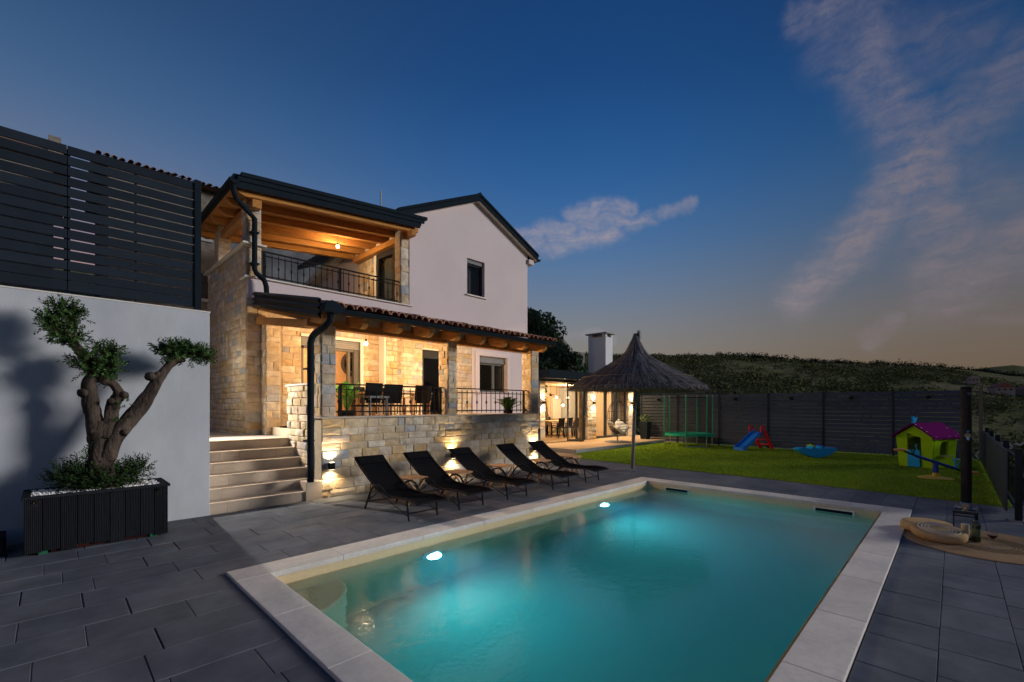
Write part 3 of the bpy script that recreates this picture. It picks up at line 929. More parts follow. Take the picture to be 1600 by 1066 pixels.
for (x0, x1, y0, y1) in [(PX0 + .02, PX1 - .02, IY1 + .1, PY1 - .02), (PX0 + .02, PX1 - .02, PY0 + .02, IY0 - .1), (PX0 + .02, IX0 - .1, IY0 - .1, IY1 + .1), (IX1 + .1, PX1 - .02, IY0 - .1, IY1 + .1)]:
    cols.box(x0, x1, y0, y1, -1.5, -.046)
cols.build('pool_wall', M['concrete'], pool)
# skimmers in the far wall
for (ya, yb) in [(3.70, 4.20), (1.10, 1.64)]:
    s = MB().box(WX1 - .02, WX1 + .004, ya, yb, -.135, -.118).box(WX1 - .02, WX1 + .004, ya, yb, -.062, -.045).box(WX1 - .02, WX1 + .004, ya, ya + .025, -.118, -.062).box(WX1 - .02, WX1 + .004, yb - .025, yb, -.118, -.062)
    o = s.build('skimmer', mat('skimmer_white', (.62, .62, .58), .5), pool)
    MB().box(WX1 - .006, WX1 + .001, ya + .025, yb - .025, -.118, -.062).build('skimmer_mouth', M['black'], o)
    lid = MB().box(PX1 - .30, PX1 - .09, ya + .06, yb - .02, .0245, .0285).build('skimmer_lid', mat('lid_pale', (.47, .46, .44), .7), pool)
# underwater lamps in the wall on the house side
for (lx, ly, ax, ay, pw) in [(3.24, WY1, 0, -1, 215), (6.95, WY1, 0, -1, 215)]:
    p = MB()
    p.lathe([(.0, -.012), (.10, -.012), (.125, 0), (.125, .01)], (0, 0, 0), 24)
    c = Vector((lx, ly - .012, -.43))
    rot = Matrix.Rotation(PI / 2, 3, 'X')
    ring = MB().lathe([(.10, .0), (.135, .0), (.14, .02), (.10, .02)], c, 28, rot).build('pool_lamp_ring', mat('lamp_ring', (.7, .7, .7), .4), pool, smooth=True)
    MB().lathe([(.001, .018), (.10, .018)], c, 24, rot).build('pool_lamp_lens', M['poolglow'], pool)
    lamp('pool_light', 'SPOT', (lx, ly - .07, -.43), pw, (.10, .70, 1.0), pool, .09, (0, -1, -.14), 174, 1.0)

# water: real refraction, red light absorbed with depth, a trace of scattering
wm = bpy.data.materials.new('pool_water')
wm.use_nodes = True
nt = wm.node_tree
nt.nodes.clear()
tc = nt.nodes.new('ShaderNodeTexCoord')
mp = nt.nodes.new('ShaderNodeMapping'); mp.inputs['Scale'].default_value = (1, 1, 1)
n1 = nt.nodes.new('ShaderNodeTexNoise'); n1.inputs['Scale'].default_value = 9; n1.inputs['Detail'].default_value = 3
n2 = nt.nodes.new('ShaderNodeTexNoise'); n2.inputs['Scale'].default_value = 26; n2.inputs['Detail'].default_value = 2
ad = nt.nodes.new('ShaderNodeMath'); ad.operation = 'MULTIPLY_ADD'; ad.inputs[1].default_value = .4
bp = nt.nodes.new('ShaderNodeBump'); bp.inputs['Strength'].default_value = .16; bp.inputs['Distance'].default_value = .02
gl = nt.nodes.new('ShaderNodeBsdfGlass'); gl.inputs['IOR'].default_value = 1.33; gl.inputs['Roughness'].default_value = .015
va = nt.nodes.new('ShaderNodeVolumePrincipled')
va.inputs['Color'].default_value = (.10, .62, .66, 1)
va.inputs['Density'].default_value = .22
va.inputs['Absorption Color'].default_value = (.0, .60, .66, 1)
ab = nt.nodes.new('ShaderNodeVolumeAbsorption')
ab.inputs['Color'].default_value = (.0, .78, .90, 1)
ab.inputs['Density'].default_value = .60
out = nt.nodes.new('ShaderNodeOutputMaterial')
L = nt.links
L.new(tc.outputs['Object'], mp.inputs[0]); L.new(mp.outputs[0], n1.inputs['Vector']); L.new(mp.outputs[0], n2.inputs['Vector'])
L.new(n2.outputs['Fac'], ad.inputs[0]); L.new(n1.outputs['Fac'], ad.inputs[2]); L.new(ad.outputs[0], bp.inputs['Height'])
L.new(bp.outputs[0], gl.inputs['Normal']); L.new(gl.outputs[0], out.inputs['Surface']); 
vs_ = nt.nodes.new('ShaderNodeVolumeScatter')
vs_.inputs['Color'].default_value = (.05, .9, 1, 1)
vs_.inputs['Density'].default_value = .09
vs_.inputs['Anisotropy'].default_value = .35
ads = nt.nodes.new('ShaderNodeAddShader')
L.new(ab.outputs[0], ads.inputs[0]); L.new(vs_.outputs[0], ads.inputs[1]); L.new(ads.outputs[0], out.inputs['Volume'])
wb = MB().box(WX0 - .1, WX1 + .1, WY0 - .1, WY1 + .1, DEP - .1, -.105)
wb.build('water', wm, kind='structure')

# lawn of artificial turf behind the pool
lawn_poly = [(11.25, 8.8), (11.02, 6.0), (10.92, 2.9), (10.5, -.66), (19.0, -.66), (19.0, 9.0), (12.25, 9.0), (12.25, 8.8)]
turf = mat('turf', (.165, .245, .018), .9, .22, 30, .8, 160, tint=(.125, .225, .016), tscale=.7, bdist=.02, spec=.1)
MB().prism(lawn_poly, 'z', -1.8, .012).build('lawn', turf, kind='structure')
def in_poly(x, y, poly):
    c = False
    j = len(poly) - 1
    for i in range(len(poly)):
        if (poly[i][1] > y) != (poly[j][1] > y) and x < (poly[j][0] - poly[i][0]) * (y - poly[i][1]) / (poly[j][1] - poly[i][1]) + poly[i][0]:
            c = not c
        j = i
    return c
gb = MB()
gr = random.Random(31)
k = 0
while k < 60000:
    x, y = 10.5 + 8.4 * gr.random() ** 1.3, gr.uniform(-.64, 8.95)
    if not in_poly(x, y, lawn_poly):
        continue
    k += 1
    a = gr.uniform(0, 2 * PI); h = gr.uniform(.018, .04); w = .005
    lx, ly = gr.gauss(0, .012), gr.gauss(0, .012)
    gb.v += [(x - w * math.cos(a), y - w * math.sin(a), .01), (x + w * math.cos(a), y + w * math.sin(a), .01), (x + lx, y + ly, .012 + h)]
    n3 = len(gb.v)
    gb.f.append((n3 - 3, n3 - 2, n3 - 1)); gb.m.append(0)
gb.build('turf_blades', mat('turf_blade', (.190, .280, .020), .8, .3, .9, rnd=.45, spec=.1), kind='stuff', label='short artificial grass blades covering the lawn', cat='grass')
# concrete footing strip by the back fence
MB().box(18.70, 19.1, -.5, 10.4, -.9, .008).build('kerb', M['concrete'], kind='structure')
# bare soil strip at the right edge of the terrace
MB().prism([(5, -1.16), (19, -1.16), (19, -1.7), (5, -1.9)], 'z', -2.2, -.06).build('soil_strip', M['earth'], kind='structure')
MB().box(10.5, 19.1, -1.15, -.661, -1.9, -.05).build('fence_footing', mat('weedy_soil', (.030, .036, .016), .95, .4, 12, .8, 30, tint=(.05, .04, .026), tscale=3, spec=0), kind='structure')

# ================================================================== the house
FY, UY = 7.76, 10.5          # front plane of the porch, plane of the tower and gable
ZL, ZF = .984, 1.15          # landing, porch floor
house = thing('house', 'two storey house with stone clad porch, timber loggia and pink rendered gable', 'house', (3.23, FY, 0))
STONE_LIST = []
def stone_block(pt, a0, a1, z0, z1, rng, proud=(.008, .022)):
    g = .0022
    a0 += g; a1 -= g; z0 += g; z1 -= g
    d = rng.uniform(*proud)
    e = min(.012, (z1 - z0) * .12, (a1 - a0) * .12)
    j = lambda s: rng.uniform(-s, s)
    am, zm = (a0 + a1) / 2 + j(.1) * (a1 - a0), (z0 + z1) / 2 + j(.15) * (z1 - z0)
    back = [(a0, z0), (a1, z0), (a1, z1), (a0, z1)]
    vs = [pt(a, z, -.01) for a, z in back]
    ring = [(a0 + e + j(.003), z0 + e + j(.003)), (am, z0 + e + j(.004)), (a1 - e + j(.003), z0 + e + j(.003)), (a1 - e + j(.004), zm),
            (a1 - e + j(.003), z1 - e + j(.003)), (am, z1 - e + j(.004)), (a0 + e + j(.003), z1 - e + j(.003)), (a0 + e + j(.004), zm)]
    low = [(a0, z0), (am, z0), (a1, z0), (a1, zm), (a1, z1), (am, z1), (a0, z1), (a0, zm)]
    vs = [pt(a, z, -.01) for a, z in low] + [pt(a + j(.002), z + j(.002), d * .45) for a, z in low] + [pt(a, z, d + j(.005)) for a, z in ring] + [pt(am, zm, d + rng.uniform(0, .012))]
    fs = []
    for i in range(8):
        k = (i + 1) % 8
        fs += [(i, k, 8 + k, 8 + i), (8 + i, 8 + k, 16 + k, 16 + i), (16 + i, 16 + k, 24)]
    return vs, fs
def stone_face(part, axis, fixed, a0, a1, z0, z1, seed, course=(.11, .19), lens=(.16, .46), openings=(), sign=-1, weight=1.0, proud=(.008, .022)):
    rng = random.Random(seed)
    if axis == 'y':
        pt = lambda a, z, d: (a, fixed + sign * d, z)
        flip = sign > 0
    else:
        pt = lambda a, z, d: (fixed + sign * d, a, z)
        flip = sign < 0
    cuts = sorted({z0, z1, *[z for o in openings for z in (o[2], o[3]) if z0 < z < z1]})
    rows = []
    for lo, hi in zip(cuts, cuts[1:]):
        n = max(1, round((hi - lo) / rng.uniform(*course)))
        ws = [rng.uniform(.75, 1.3) for _ in range(n)]
        s = sum(ws)
        z = lo
        for w in ws:
            rows.append((z, z + (hi - lo) * w / s))
            z += (hi - lo) * w / s
    for (zl, zh) in rows:
        zc = (zl + zh) / 2
        spans = [(a0, a1)]
        for (oa, ob, oz0, oz1) in openings:
            if oz0 - 1e-6 < zc < oz1 + 1e-6:
                nsp = []
                for (s0, s1) in spans:
                    if ob <= s0 or oa >= s1:
                        nsp.append((s0, s1)); continue
                    if oa > s0: nsp.append((s0, oa))
                    if ob < s1: nsp.append((ob, s1))
                spans = nsp
        for (s0, s1) in spans:
            a = s0
            while a < s1 - 1e-6:
                l = rng.uniform(*lens) * (1.0 if rng.random() < .85 else .6)
                e = a + l
                if s1 - e < lens[0] * .6:
                    e = s1
                # now and then two thin stones share one course
                pieces = [(zl, zh)]
                if zh - zl > .2 and rng.random() < .18:
                    zs = zl + (zh - zl) * rng.uniform(.4, .6)
                    pieces = [(zl, zs), (zs, zh)]
                for (pz0, pz1) in pieces:
                    vs, fs = stone_block(pt, a, e, pz0, pz1, rng, proud)
                    if flip:
                        fs = [tuple(reversed(f)) for f in fs]
                    c = Vector(pt((a + e) / 2, (pz0 + pz1) / 2, 0)) - Vector((0, 0, 1.6))
                    nrm = Vector((0, sign, 0)) if axis == 'y' else Vector((sign, 0, 0))
                    size = (e - a) * (pz1 - pz0) * max(0.0, -c.dot(nrm)) / c.length ** 3 * weight
                    STONE_LIST.append((size, part, vs, fs, stone_mat(rng)))
                a = e
def flush_stones(limit=300):
    STONE_LIST.sort(key=lambda s: -s[0])
    rest = {}
    for k, (size, part, vs, fs, mi) in enumerate(STONE_LIST):
        if k < limit:
            MB().add(vs, fs).build('stone', STONES[mi], part)
        else:
            b = rest.setdefault(part, MB())
            b.mi = mi
            b.add(vs, fs)
    for part, b in rest.items():
        b.build('stones_beyond', STONES, part, kind='stuff')
    STONE_LIST.clear()

# ---- porch base wall, floor and pillars
b = MB().box(3.26, 8.94, FY + .03, FY + .36, -.2, 1.375)
fw = b.build('porch_wall', M['mortar'], house)
stone_face(fw, 'y', FY + .03, 3.26, 8.965, 0, 1.375, 101, (.12, .19), (.16, .52))
MB().box(3.22, 8.99, FY - .02, FY + .37, 1.375, 1.405).build('wall_capping', mat('stone_capping', (.40, .36, .31), .8, .12, 8, .2, 60), house, bevel=.006)
MB().box(3.3, 8.9, FY + .36, UY - .02, -.2, ZF).build('porch_floor', M['landing'], house)
# rough side wall of the porch beside the steps, with its ledge
b = MB().box(3.26, 3.54, FY + .36, 9.3, 0, 1.975)
sw = b.build('porch_side_wall', M['mortar'], house)
stone_face(sw, 'x', 3.26, FY + .36, 9.3, 0, 1.975, 102, (.12, .2), (.18, .4), proud=(.015, .05))
stone_face(sw, 'y', 9.3, 3.26, 3.54, 1.15, 1.975, 103, sign=1)
MB().box(3.20, 3.56, FY + .37, 9.34, 1.975, 2.005).build('wall_capping', M['trim'], house, bevel=.005)
def pillar(x0, x1, y0, y1, z0, z1, seed, name='pillar', lens=(.12, .3), right=False):
    t = .028
    p = MB().box(x0 + t, x1 - t, y0 + t, y1 - t, z0, z1).build(name, M['mortar'], house)
    stone_face(p, 'y', y0 + t, x0 + t, x1 - t, z0, z1, seed, (.11, .18), lens)
    stone_face(p, 'x', x0 + t, y0 + t, y1 - t, z0, z1, seed + 1, (.11, .18), lens)
    if right:
        stone_face(p, 'x', x1 - t, y0 + t, y1 - t, z0, z1, seed + 2, (.13, .21), lens, sign=1, weight=.2)
    return p
pillar(3.23, 3.54, FY, FY + .38, 1.405, 3.0, 110)
pillar(5.96, 6.25, FY, FY + .38, 1.405, 3.0, 113)
pillar(8.64, 8.97, FY, FY + .38, 1.405, 3.06, 116, right=True)
b = MB().box(8.94, 8.97, FY + .06, UY, 0, 1.375).build('porch_end_wall', M['mortar'], house)
stone_face(b, 'x', 8.97, FY + .05, UY, 0, 1.375, 119, sign=1, weight=.2)
# ---- tower beside the steps
tw = MB().box(2.85, 3.20, 10.53, 13.8, 0, 4.02).build('tower_wall', M['mortar'], house)
stone_face(tw, 'x', 2.85, 10.53, 13.8, .9, 4.96, 121, (.12, .19), (.18, .5), openings=[(11.78, 11.98, 2.66, 3.32)], weight=.9)
stone_face(tw, 'y', 10.53, 2.85, 3.23, .9, 3.86, 122, (.14, .22), (.18, .38))
MB().box(2.85, 3.20, 10.87, 13.8, 4.02, 4.96).build('tower_parapet', M['mortar'], house)
w = MB().box(2.87, 2.95, 11.79, 11.97, 2.67, 3.31).build('slit_window', M['black'], house)
MB().prism([(10.45, 4.97), (13.9, 4.97), (13.9, 5.005), (10.45, 5.005)], 'x', 2.76, 3.22).build('parapet_capping', M['trim'], house, bevel=.005)
# pier on the landing that carries the porch roof
pillar(3.10, 3.43, 10.2, 10.52, ZL, 3.42, 125, 'porch_pier')
# ---- rear wall of the porch with door, pier, glazed door and window
OPEN = [(3.95, 5.43, ZF, 3.17), (7.20, 8.10, ZF, 3.16)]
rw = MB()
for (x0, x1, z0, z1) in [(3.2, 3.95, ZF, 3.9), (5.36, 7.2, ZF, 3.9), (8.10, 8.98, ZF, 3.9), (3.95, 5.36, 3.17, 3.9), (7.2, 8.1, 3.16, 3.9)]:
    rw.box(x0, x1, UY + .03, UY + .33, z0, z1)
rwo = rw.build('porch_rear_wall', M['mortar'], house)
stone_face(rwo, 'y', UY + .03, 3.54, 5.9, ZF, 3.62, 131, (.11, .18), (.16, .42), openings=OPEN)
stone_face(rwo, 'y', UY + .03, 6.2, 9.0, ZF, 3.62, 132, (.10, .17), (.18, .42), openings=OPEN)
MB().box(5.86, 5.90, UY - .28, UY, ZF, 3.62).build('white_pier_edge', M['trim'], house)
pr = MB().box(5.90, 6.24, UY - .25, UY + .03, ZF, 3.62).build('rear_pier', M['mortar'], house)
stone_face(pr, 'y', UY - .25, 5.90, 6.24, ZF, 3.62, 133, (.11, .18), (.14, .3), proud=(.015, .045))
# white reveals, sliding door with shutter box
rv = MB()
rv.box(5.36, 5.43, UY - .02, UY + .1, ZF, 3.17); rv.box(3.93, 5.43, UY - .02, UY + .1, 3.17, 3.235)
rv.build('door_reveal', M['trim'], house)
d1 = MB().box(3.97, 4.03, UY + .1, UY + .2, ZF, 2.97).box(5.24, 5.355, UY + .08, UY + .2, ZF, 2.97).box(5.10, 5.16, UY + .14, UY + .22, ZF, 2.97).box(3.97, 5.24, UY + .1, UY + .2, 2.92, 2.97).build('sliding_door', M['framegrey'], house)
MB().box(5.16, 5.24, UY + .165, UY + .175, ZF + .02, 2.92).build('pane', M['pane'], d1)
for k in range(4):
    MB().box(3.97, 5.355, UY + .05 + .004 * k, UY + .14, 2.975 + .048 * k, 3.018 + .048 * k).build('shutter_slat', M['shutter'], d1)
MB().box(4.1, 5.10, UY + .17, UY + .18, ZF + .02, 2.92).build('pane', M['clear'], d1)
d2 = MB().box(7.2, 7.27, UY + .06, UY + .16, ZF, 3.16).box(7.98, 8.1, UY + .06, UY + .16, ZF, 3.16).box(7.27, 7.98, UY + .06, UY + .16, 2.93, 3.16).box(7.27, 7.98, UY + .06, UY + .16, ZF, ZF + .1).build('glazed_door', M['frame'], house)
MB().box(7.27, 7.98, UY + .10, UY + .11, ZF + .1, 2.93).build('pane', M['pane'], d2)
MB().box(7.90, 7.93, UY + .03, UY + .06, 2.0, 2.3).build('handle', M['chrome'], d2)
MB().box(7.18, 8.12, UY - .01, UY + .06, 3.16, 3.20).build('door_lintel_trim', M['trim'], house)
# pink part of the ground floor with its window
pk = MB()
WX = (9.28, 10.48, 2.02, 3.15)
pk.box(8.98, WX[0], UY, UY + .33, 0, 3.9); pk.box(WX[1], 11.49, UY, UY + .33, 0, 3.9); pk.box(WX[0], WX[1], UY, UY + .33, 0, WX[2]); pk.box(WX[0], WX[1], UY, UY + .33, WX[3], 3.9)
pk.build('pink_wall', M['pink'], house)
tr = MB().box(9.12, 9.27, UY - .03, UY + .02, 1.95, 3.30).box(10.49, 10.64, UY - .03, UY + .02, 1.95, 3.30).box(9.27, 10.49, UY - .03, UY + .02, 3.16, 3.30)
tr.build('window_surround', mat('pale_surround', (.62, .535, .52), .9, .04, 20), house)
def window(x0, x1, z0, z1, y, mull=None, shut=.0, fr=M['frame'], side='y', name='window', back=True, curtain=False):
    f = .055
    pt = (lambda a0, a1, b0, b1, c0, c1: (a0, a1, y + b0, y + b1, c0, c1)) if side == 'y' else (lambda a0, a1, b0, b1, c0, c1: (y + b0, y + b1, a0, a1, c0, c1))
    m = MB()
    zt = z1 - shut
    m.box(*pt(x0, x0 + f, .12, .2, z0, zt)); m.box(*pt(x1 - f, x1, .12, .2, z0, zt)); m.box(*pt(x0 + f, x1 - f, .12, .2, z0, z0 + f)); m.box(*pt(x0 + f, x1 - f, .12, .2, zt - f, zt))
    if mull:
        m.box(*pt(mull - .04, mull + .04, .11, .19, z0 + f, zt - f))
    w = m.build(name, fr, house)
    MB().box(*pt(x0 + f, x1 - f, .155, .165, z0 + f, zt - f)).build('pane', M['pane'], w)
    if shut:
        n = max(2, round(shut / .05))
        for k in range(n):
            MB().box(*pt(x0, x1, .06 + .003 * k, .16, zt + shut * k / n + .002, zt + shut * (k + 1) / n - .002)).build('shutter_slat', M['shutter'], w)
    if back:
        MB().box(*pt(x0 - .1, x1 + .1, .9, .95, z0 - .1, z1 + .1)).build('room_behind', M['dark_room'], w)
    if curtain:
        c = MB()
        n = 26
        for i in range(n):
            a0, a1 = x0 + (x1 - x0) * i / n, x0 + (x1 - x0) * (i + 1) / n
            d0, d1 = .3 + .03 * math.sin(i * 1.9), .3 + .03 * math.sin((i + 1) * 1.9)
            if curtain == 'half' and i > n * .55:
                break
            if side == 'y':
                c.quad((a0, y + d0, z0), (a1, y + d1, z0), (a1, y + d1, z1), (a0, y + d0, z1))
            else:
                c.quad((y + d0, a0, z0), (y + d1, a1, z0), (y + d1, a1, z1), (y + d0, a0, z1))
        c.build('curtain', M['curtain'], w, smooth=True)
    return w
window(WX[0], WX[1], WX[2], WX[3], UY, 9.98, .2, M['framegrey'], curtain=False)

# ---- room behind the sliding door: warm light, a ring ornament on its wall
rm = MB()
rm.box(3.5, 6.9, 13.2, 13.3, ZF, 3.4); rm.box(3.4, 3.5, UY + .34, 13.3, ZF, 3.4); rm.box(6.9, 7.0, UY + .34, 13.3, ZF, 3.4); rm.box(3.4, 7.0, UY + .34, 13.3, 3.4, 3.5); rm.box(3.4, 7.0, UY + .34, 13.3, ZF - .1, ZF)
room = rm.build('living_room', mat('living_room_wall', (.60, .40, .22), .9, .05, 3), house)
lamp('living_room_light', 'POINT', (5.0, 12.0, 3.1), 110, (1, .68, .38), room, .15)
ring = thing('ring_mirror', 'dark ring shaped ornament on the lit orange wall inside the sliding door', 'wall ornament', (6.42, 13.17, 2.86))
rb = MB()
pts = [(6.42 + .28 * math.cos(2 * PI * i / 28), 13.14, 2.86 + .30 * math.sin(2 * PI * i / 28)) for i in range(29)]
rb.tube(pts, .06, 8, False)
rb.build('ring', mat('dark_ring', (.06, .05, .05), .7, .3, 20), ring, smooth=True)
MB().lathe([(.001, 0), (.2, 0)], (6.42, 13.16, 2.86), 20, Matrix.Rotation(PI / 2, 3, 'X')).build('mirror', M['gold'], ring)

# ---- pink gable and upper floor
g = MB()
GL, GR, RX = 6.77, 11.49, 9.17
EZ, RZ = 6.62, 7.90
win = (8.79, 9.50, 4.97, 6.07)
def gz(x):
    return (6.575 + 1.325 * (x - 6.33) / 2.84 if x < RX else 7.90 - 1.225 * (x - RX) / 2.69) + .05
for (x0, x1, zlo, zhi) in [(GL, win[0], 3.6, None), (win[0], win[1], 3.6, win[2]), (win[0], win[1], win[3], None), (win[1], GR, 3.6, None)]:
    if zhi:
        poly = [(x0, zlo), (x1, zlo), (x1, zhi), (x0, zhi)]
    else:
        poly = [(x0, zlo), (x1, zlo), (x1, gz(x1))]
        if x0 < RX < x1:
            poly.append((RX, gz(RX)))
        poly.append((x0, gz(x0)))
    g.prism(poly, 'y', UY, UY + .3)
g.box(GR - .3, GR, UY + .3, 17, 0, 6.68)
g.build('gable_wall', M['pink'], house)
window(win[0], win[1], win[2], win[3], UY, None, .12, M['frame'], curtain='half')
MB().box(win[0] - .05, win[1] + .08, UY - .06, UY + .12, win[2] - .035, win[2]).build('window_sill', M['trim'], house)
MB().box(2.85, 6.77, UY + .002, UY + .33, 3.86, 4.28).build('loggia_parapet', M['pink'], house)
MB().box(2.80, 6.86, UY - .05, UY + .36, 4.28, 4.31).build('parapet_capping', M['trim'], house, bevel=.005)
MB().box(3.2, 6.77, UY + .33, 13.8, 3.9, 4.24).build('loggia_floor', M['landing'], house)
# loggia columns
def column(x0, x1, y0, y1, z0, z1, seed):
    return pillar(x0, x1, y0, y1, z0, z1, seed, 'loggia_column', (.16, .4))
column(2.82, 3.16, UY + .02, UY + .36, 4.31, 5.94, 141)
column(2.82, 3.14, 12.78, 13.12, 5.005, 6.0, 144)
# right wall of the loggia (stone) with its balcony door, then the pink wing behind
DY0, DY1, DZ = 11.15, 12.22, 6.06
lw = MB()
for (y0, y1, z0, z1) in [(UY + .03, DY0, 4.24, 6.62), (DY1, 13.45, 4.24, 6.62), (DY0, DY1, DZ, 6.62)]:
    lw.box(6.80, 7.05, y0, y1, z0, z1)
lwo = lw.build('loggia_wall', M['mortar'], house)
stone_face(lwo, 'x', 6.80, UY + .03, 13.45, 4.24, 6.5, 151, (.16, .26), (.22, .5), openings=[(DY0, DY1, 4.24, DZ)])
lf = MB().box(6.52, 6.77, UY + .03, UY + .3, 4.31, 6.45).build('loggia_pier', M['mortar'], house)
stone_face(lf, 'y', UY + .03, 6.52, 6.77, 4.31, 6.5, 152, (.2, .3), (.25, .3))
stone_face(lf, 'x', 6.52, UY + .03, UY + .3, 4.31, 6.5, 153, (.2, .3), (.27, .3))
dd = MB().box(6.74, 6.84, DY0, DY0 + .16, 4.24, DZ).box(6.74, 6.84, DY1 - .12, DY1, 4.24, DZ).box(6.74, 6.84, DY0 + .16, DY1 - .12, DZ - .16, DZ).build('balcony_door', M['frame'], house)
MB().box(6.80, 6.81, DY0 + .16, DY1 - .12, 4.24, DZ - .16).build('pane', M['pane'], dd)
c = MB()
for i in range(20):
    y0, y1 = DY0 + .16 + .78 * i / 20, DY0 + .16 + .78 * (i + 1) / 20
    c.quad((6.93 + .02 * math.sin(i * 1.7), y0, 4.24), (6.93 + .02 * math.sin(i * 1.7 + 1.7), y1, 4.24), (6.93 + .02 * math.sin(i * 1.7 + 1.7), y1, DZ), (6.93 + .02 * math.sin(i * 1.7), y0, DZ))
c.build('curtain', M['curtain'], dd)
MB().box(7.2, 7.25, DY0 - .3, DY1 + .3, 4.2, 6.4).build('room_behind', M['dark_room'], dd)
MB().box(6.73, 6.80, DY1, DY1 + .13, 4.24, DZ + .1).build('door_trim', M['trim'], house)
wing = MB()
wing.prism([(13.45, 3.6), (20.5, 3.6), (20.5, 5.62), (14.6, 6.80), (13.45, 6.85)], 'x', 6.95, 7.2)
wing.build('wing_wall', M['pink'], house)
wr = MB()
wr.prism([(14.2, 6.86), (20.9, 5.52), (20.9, 5.66), (14.2, 7.0)], 'x', 6.80, 7.3)
wr.build('wing_verge', M['slate'], house)
wr = MB()
wr.prism([(13.5, 6.80), (20.9, 5.32), (20.9, 5.515), (13.5, 6.995)], 'x', 6.66, 6.94)
wr.build('wing_soffit', M['trim'], house)
window(14.02, 14.55, 4.45, 5.72, 6.95, None, 0, M['frame'], 'x', back=False)

# ---- loggia roof: rafters, boards, fascia, gutter
LX0, LX1, LY0, LY1 = 2.55, 6.95, 10.2, 13.75
def lz(x):                    # underside of the boards
    return 5.99 + (x - 2.55) * .0925
for k in range(15):
    y0 = LY0 + .04 + (LY1 - LY0 - .08) * k / 15
    y1 = LY0 + .04 + (LY1 - LY0 - .08) * (k + 1) / 15
    MB().hexa([(LX0, y0 + .003, lz(LX0)), (LX1, y0 + .003, lz(LX1)), (LX1, y1 - .003, lz(LX1)), (LX0, y1 - .003, lz(LX0)),
               (LX0, y0 + .003, lz(LX0) + .025), (LX1, y0 + .003, lz(LX1) + .025), (LX1, y1 - .003, lz(LX1) + .025), (LX0, y1 - .003, lz(LX0) + .025)]).build('ceiling_board', M['wood'], house)
for k in range(6):
    y = LY0 + .14 + (LY1 - LY0 - .3) * k / 5
    prof = [(2.60, lz(2.60) - .004), (LX1 - .05, lz(LX1) - .004), (LX1 - .05, lz(LX1) - .15), (2.85, lz(2.85) - .15)]
    for i in range(5):        # rounded rafter tail
        t = i / 4 * PI / 2
        prof.append((2.78 - .18 * math.sin(t), lz(2.7) - .15 + .13 * (1 - math.cos(t))))
    MB().prism(prof, 'y', y - .06, y + .06).build('rafter', M['woodx'], house, bevel=.006)
MB().bar((2.99, LY0 + .12, lz(3.0) - .24), (2.99, 13.4, lz(3.0) - .24), .18, .17).build('wall_plate', M['woody'], house, bevel=.008)
MB().bar((6.66, LY0 + .3, lz(6.66) - .24), (6.66, 13.4, lz(6.66) - .24), .16, .16).build('wall_plate', M['woody'], house, bevel=.008)
MB().bar((6.70, LY0 - .02, lz(6.7) - .21), (6.70, LY0 + .3, lz(6.7) - .21), .15, .14).build('plate_end', M['woody'], house, bevel=.01)
for k in range(5):
    y = LY0 + .14 + (LY1 - LY0 - .3) * (k + .5) / 5
    MB().box(6.72, 6.76, y - .24, y + .24, lz(6.7) - .15, lz(6.7) - .005).build('infill_board', M['trim'], house)
MB().hexa([(LX0 - .02, LY0, lz(LX0) + .027), (LX1, LY0, lz(LX1) + .027), (LX1, LY1, lz(LX1) + .027), (LX0 - .02, LY1, lz(LX0) + .027),
           (LX0 - .02, LY0, lz(LX0) + .22), (LX1, LY0, lz(LX1) + .22), (LX1, LY1, lz(LX1) + .22), (LX0 - .02, LY1, lz(LX0) + .22)]).build('loggia_roof', M['slate'], house)
def fascia(y0, y1, dz0, dz1, x0=LX0 + .02, x1=LX1 - .06):
    MB().hexa([(x0, y0, lz(x0) + dz0), (x1, y0, lz(x1) + dz0), (x1, y1, lz(x1) + dz0), (x0, y1, lz(x0) + dz0),
               (x0, y0, lz(x0) + dz1), (x1, y0, lz(x1) + dz1), (x1, y1, lz(x1) + dz1), (x0, y1, lz(x0) + dz1)]).build('fascia', M['slate'], house, bevel=.004)
fascia(LY0 - .035, LY0 - .002, -.06, .075)
fascia(LY0 - .06, LY0 - .003, .08, .17, LX0 + .04, LX1 + .06)
fascia(LY0 - .085, LY0 + .12, .175, .255, LX0 + .1, LX1 + .14)
def gutter(p, q, r, name='gutter', up=1):
    p, q = Vector(p), Vector(q)
    d = (q - p).normalized()
    side = d.cross(Vector((0, 0, 1))).normalized()
    b = MB()
    n = 10
    for rr in (r, r * .88):
        for e in (p, q):
            for j in range(n + 1):
                t = PI + PI * j / n
                b.v.append(tuple(e + side * math.cos(t) * rr + Vector((0, 0, math.sin(t) * rr))))
    m = n + 1
    for j in range(n):
        b.f += [(j, j + 1, m + j + 1, m + j), (2 * m + j + 1, 2 * m + j, 3 * m + j, 3 * m + j + 1)]
    for e in (0, 1):
        b.f += [(e * m + 0, 2 * m + e * m, 2 * m + e * m + 1, e * m + 1)]
    b.f += [(0, m, 3 * m, 2 * m), (n, 2 * m + n, 3 * m + n, m + n)]
    for e in (0, m):
        b.f.append(tuple(e + j for j in range(m)))
    b.m = [0] * len(b.f)
    o = b.build(name, M['slate'], house, smooth=True)
    MB().tube([p + Vector((0, 0, .0)) + side * r * .98, q + side * r * .98], .012, 6).build('gutter_lip', M['slate'], o, smooth=True)
    MB().tube([p - side * r * .98, q - side * r * .98], .012, 6).build('gutter_lip', M['slate'], o, smooth=True)
    return o
gutter((2.53, LY0 - .08, 6.075), (2.53, 13.35, 6.075), .085)
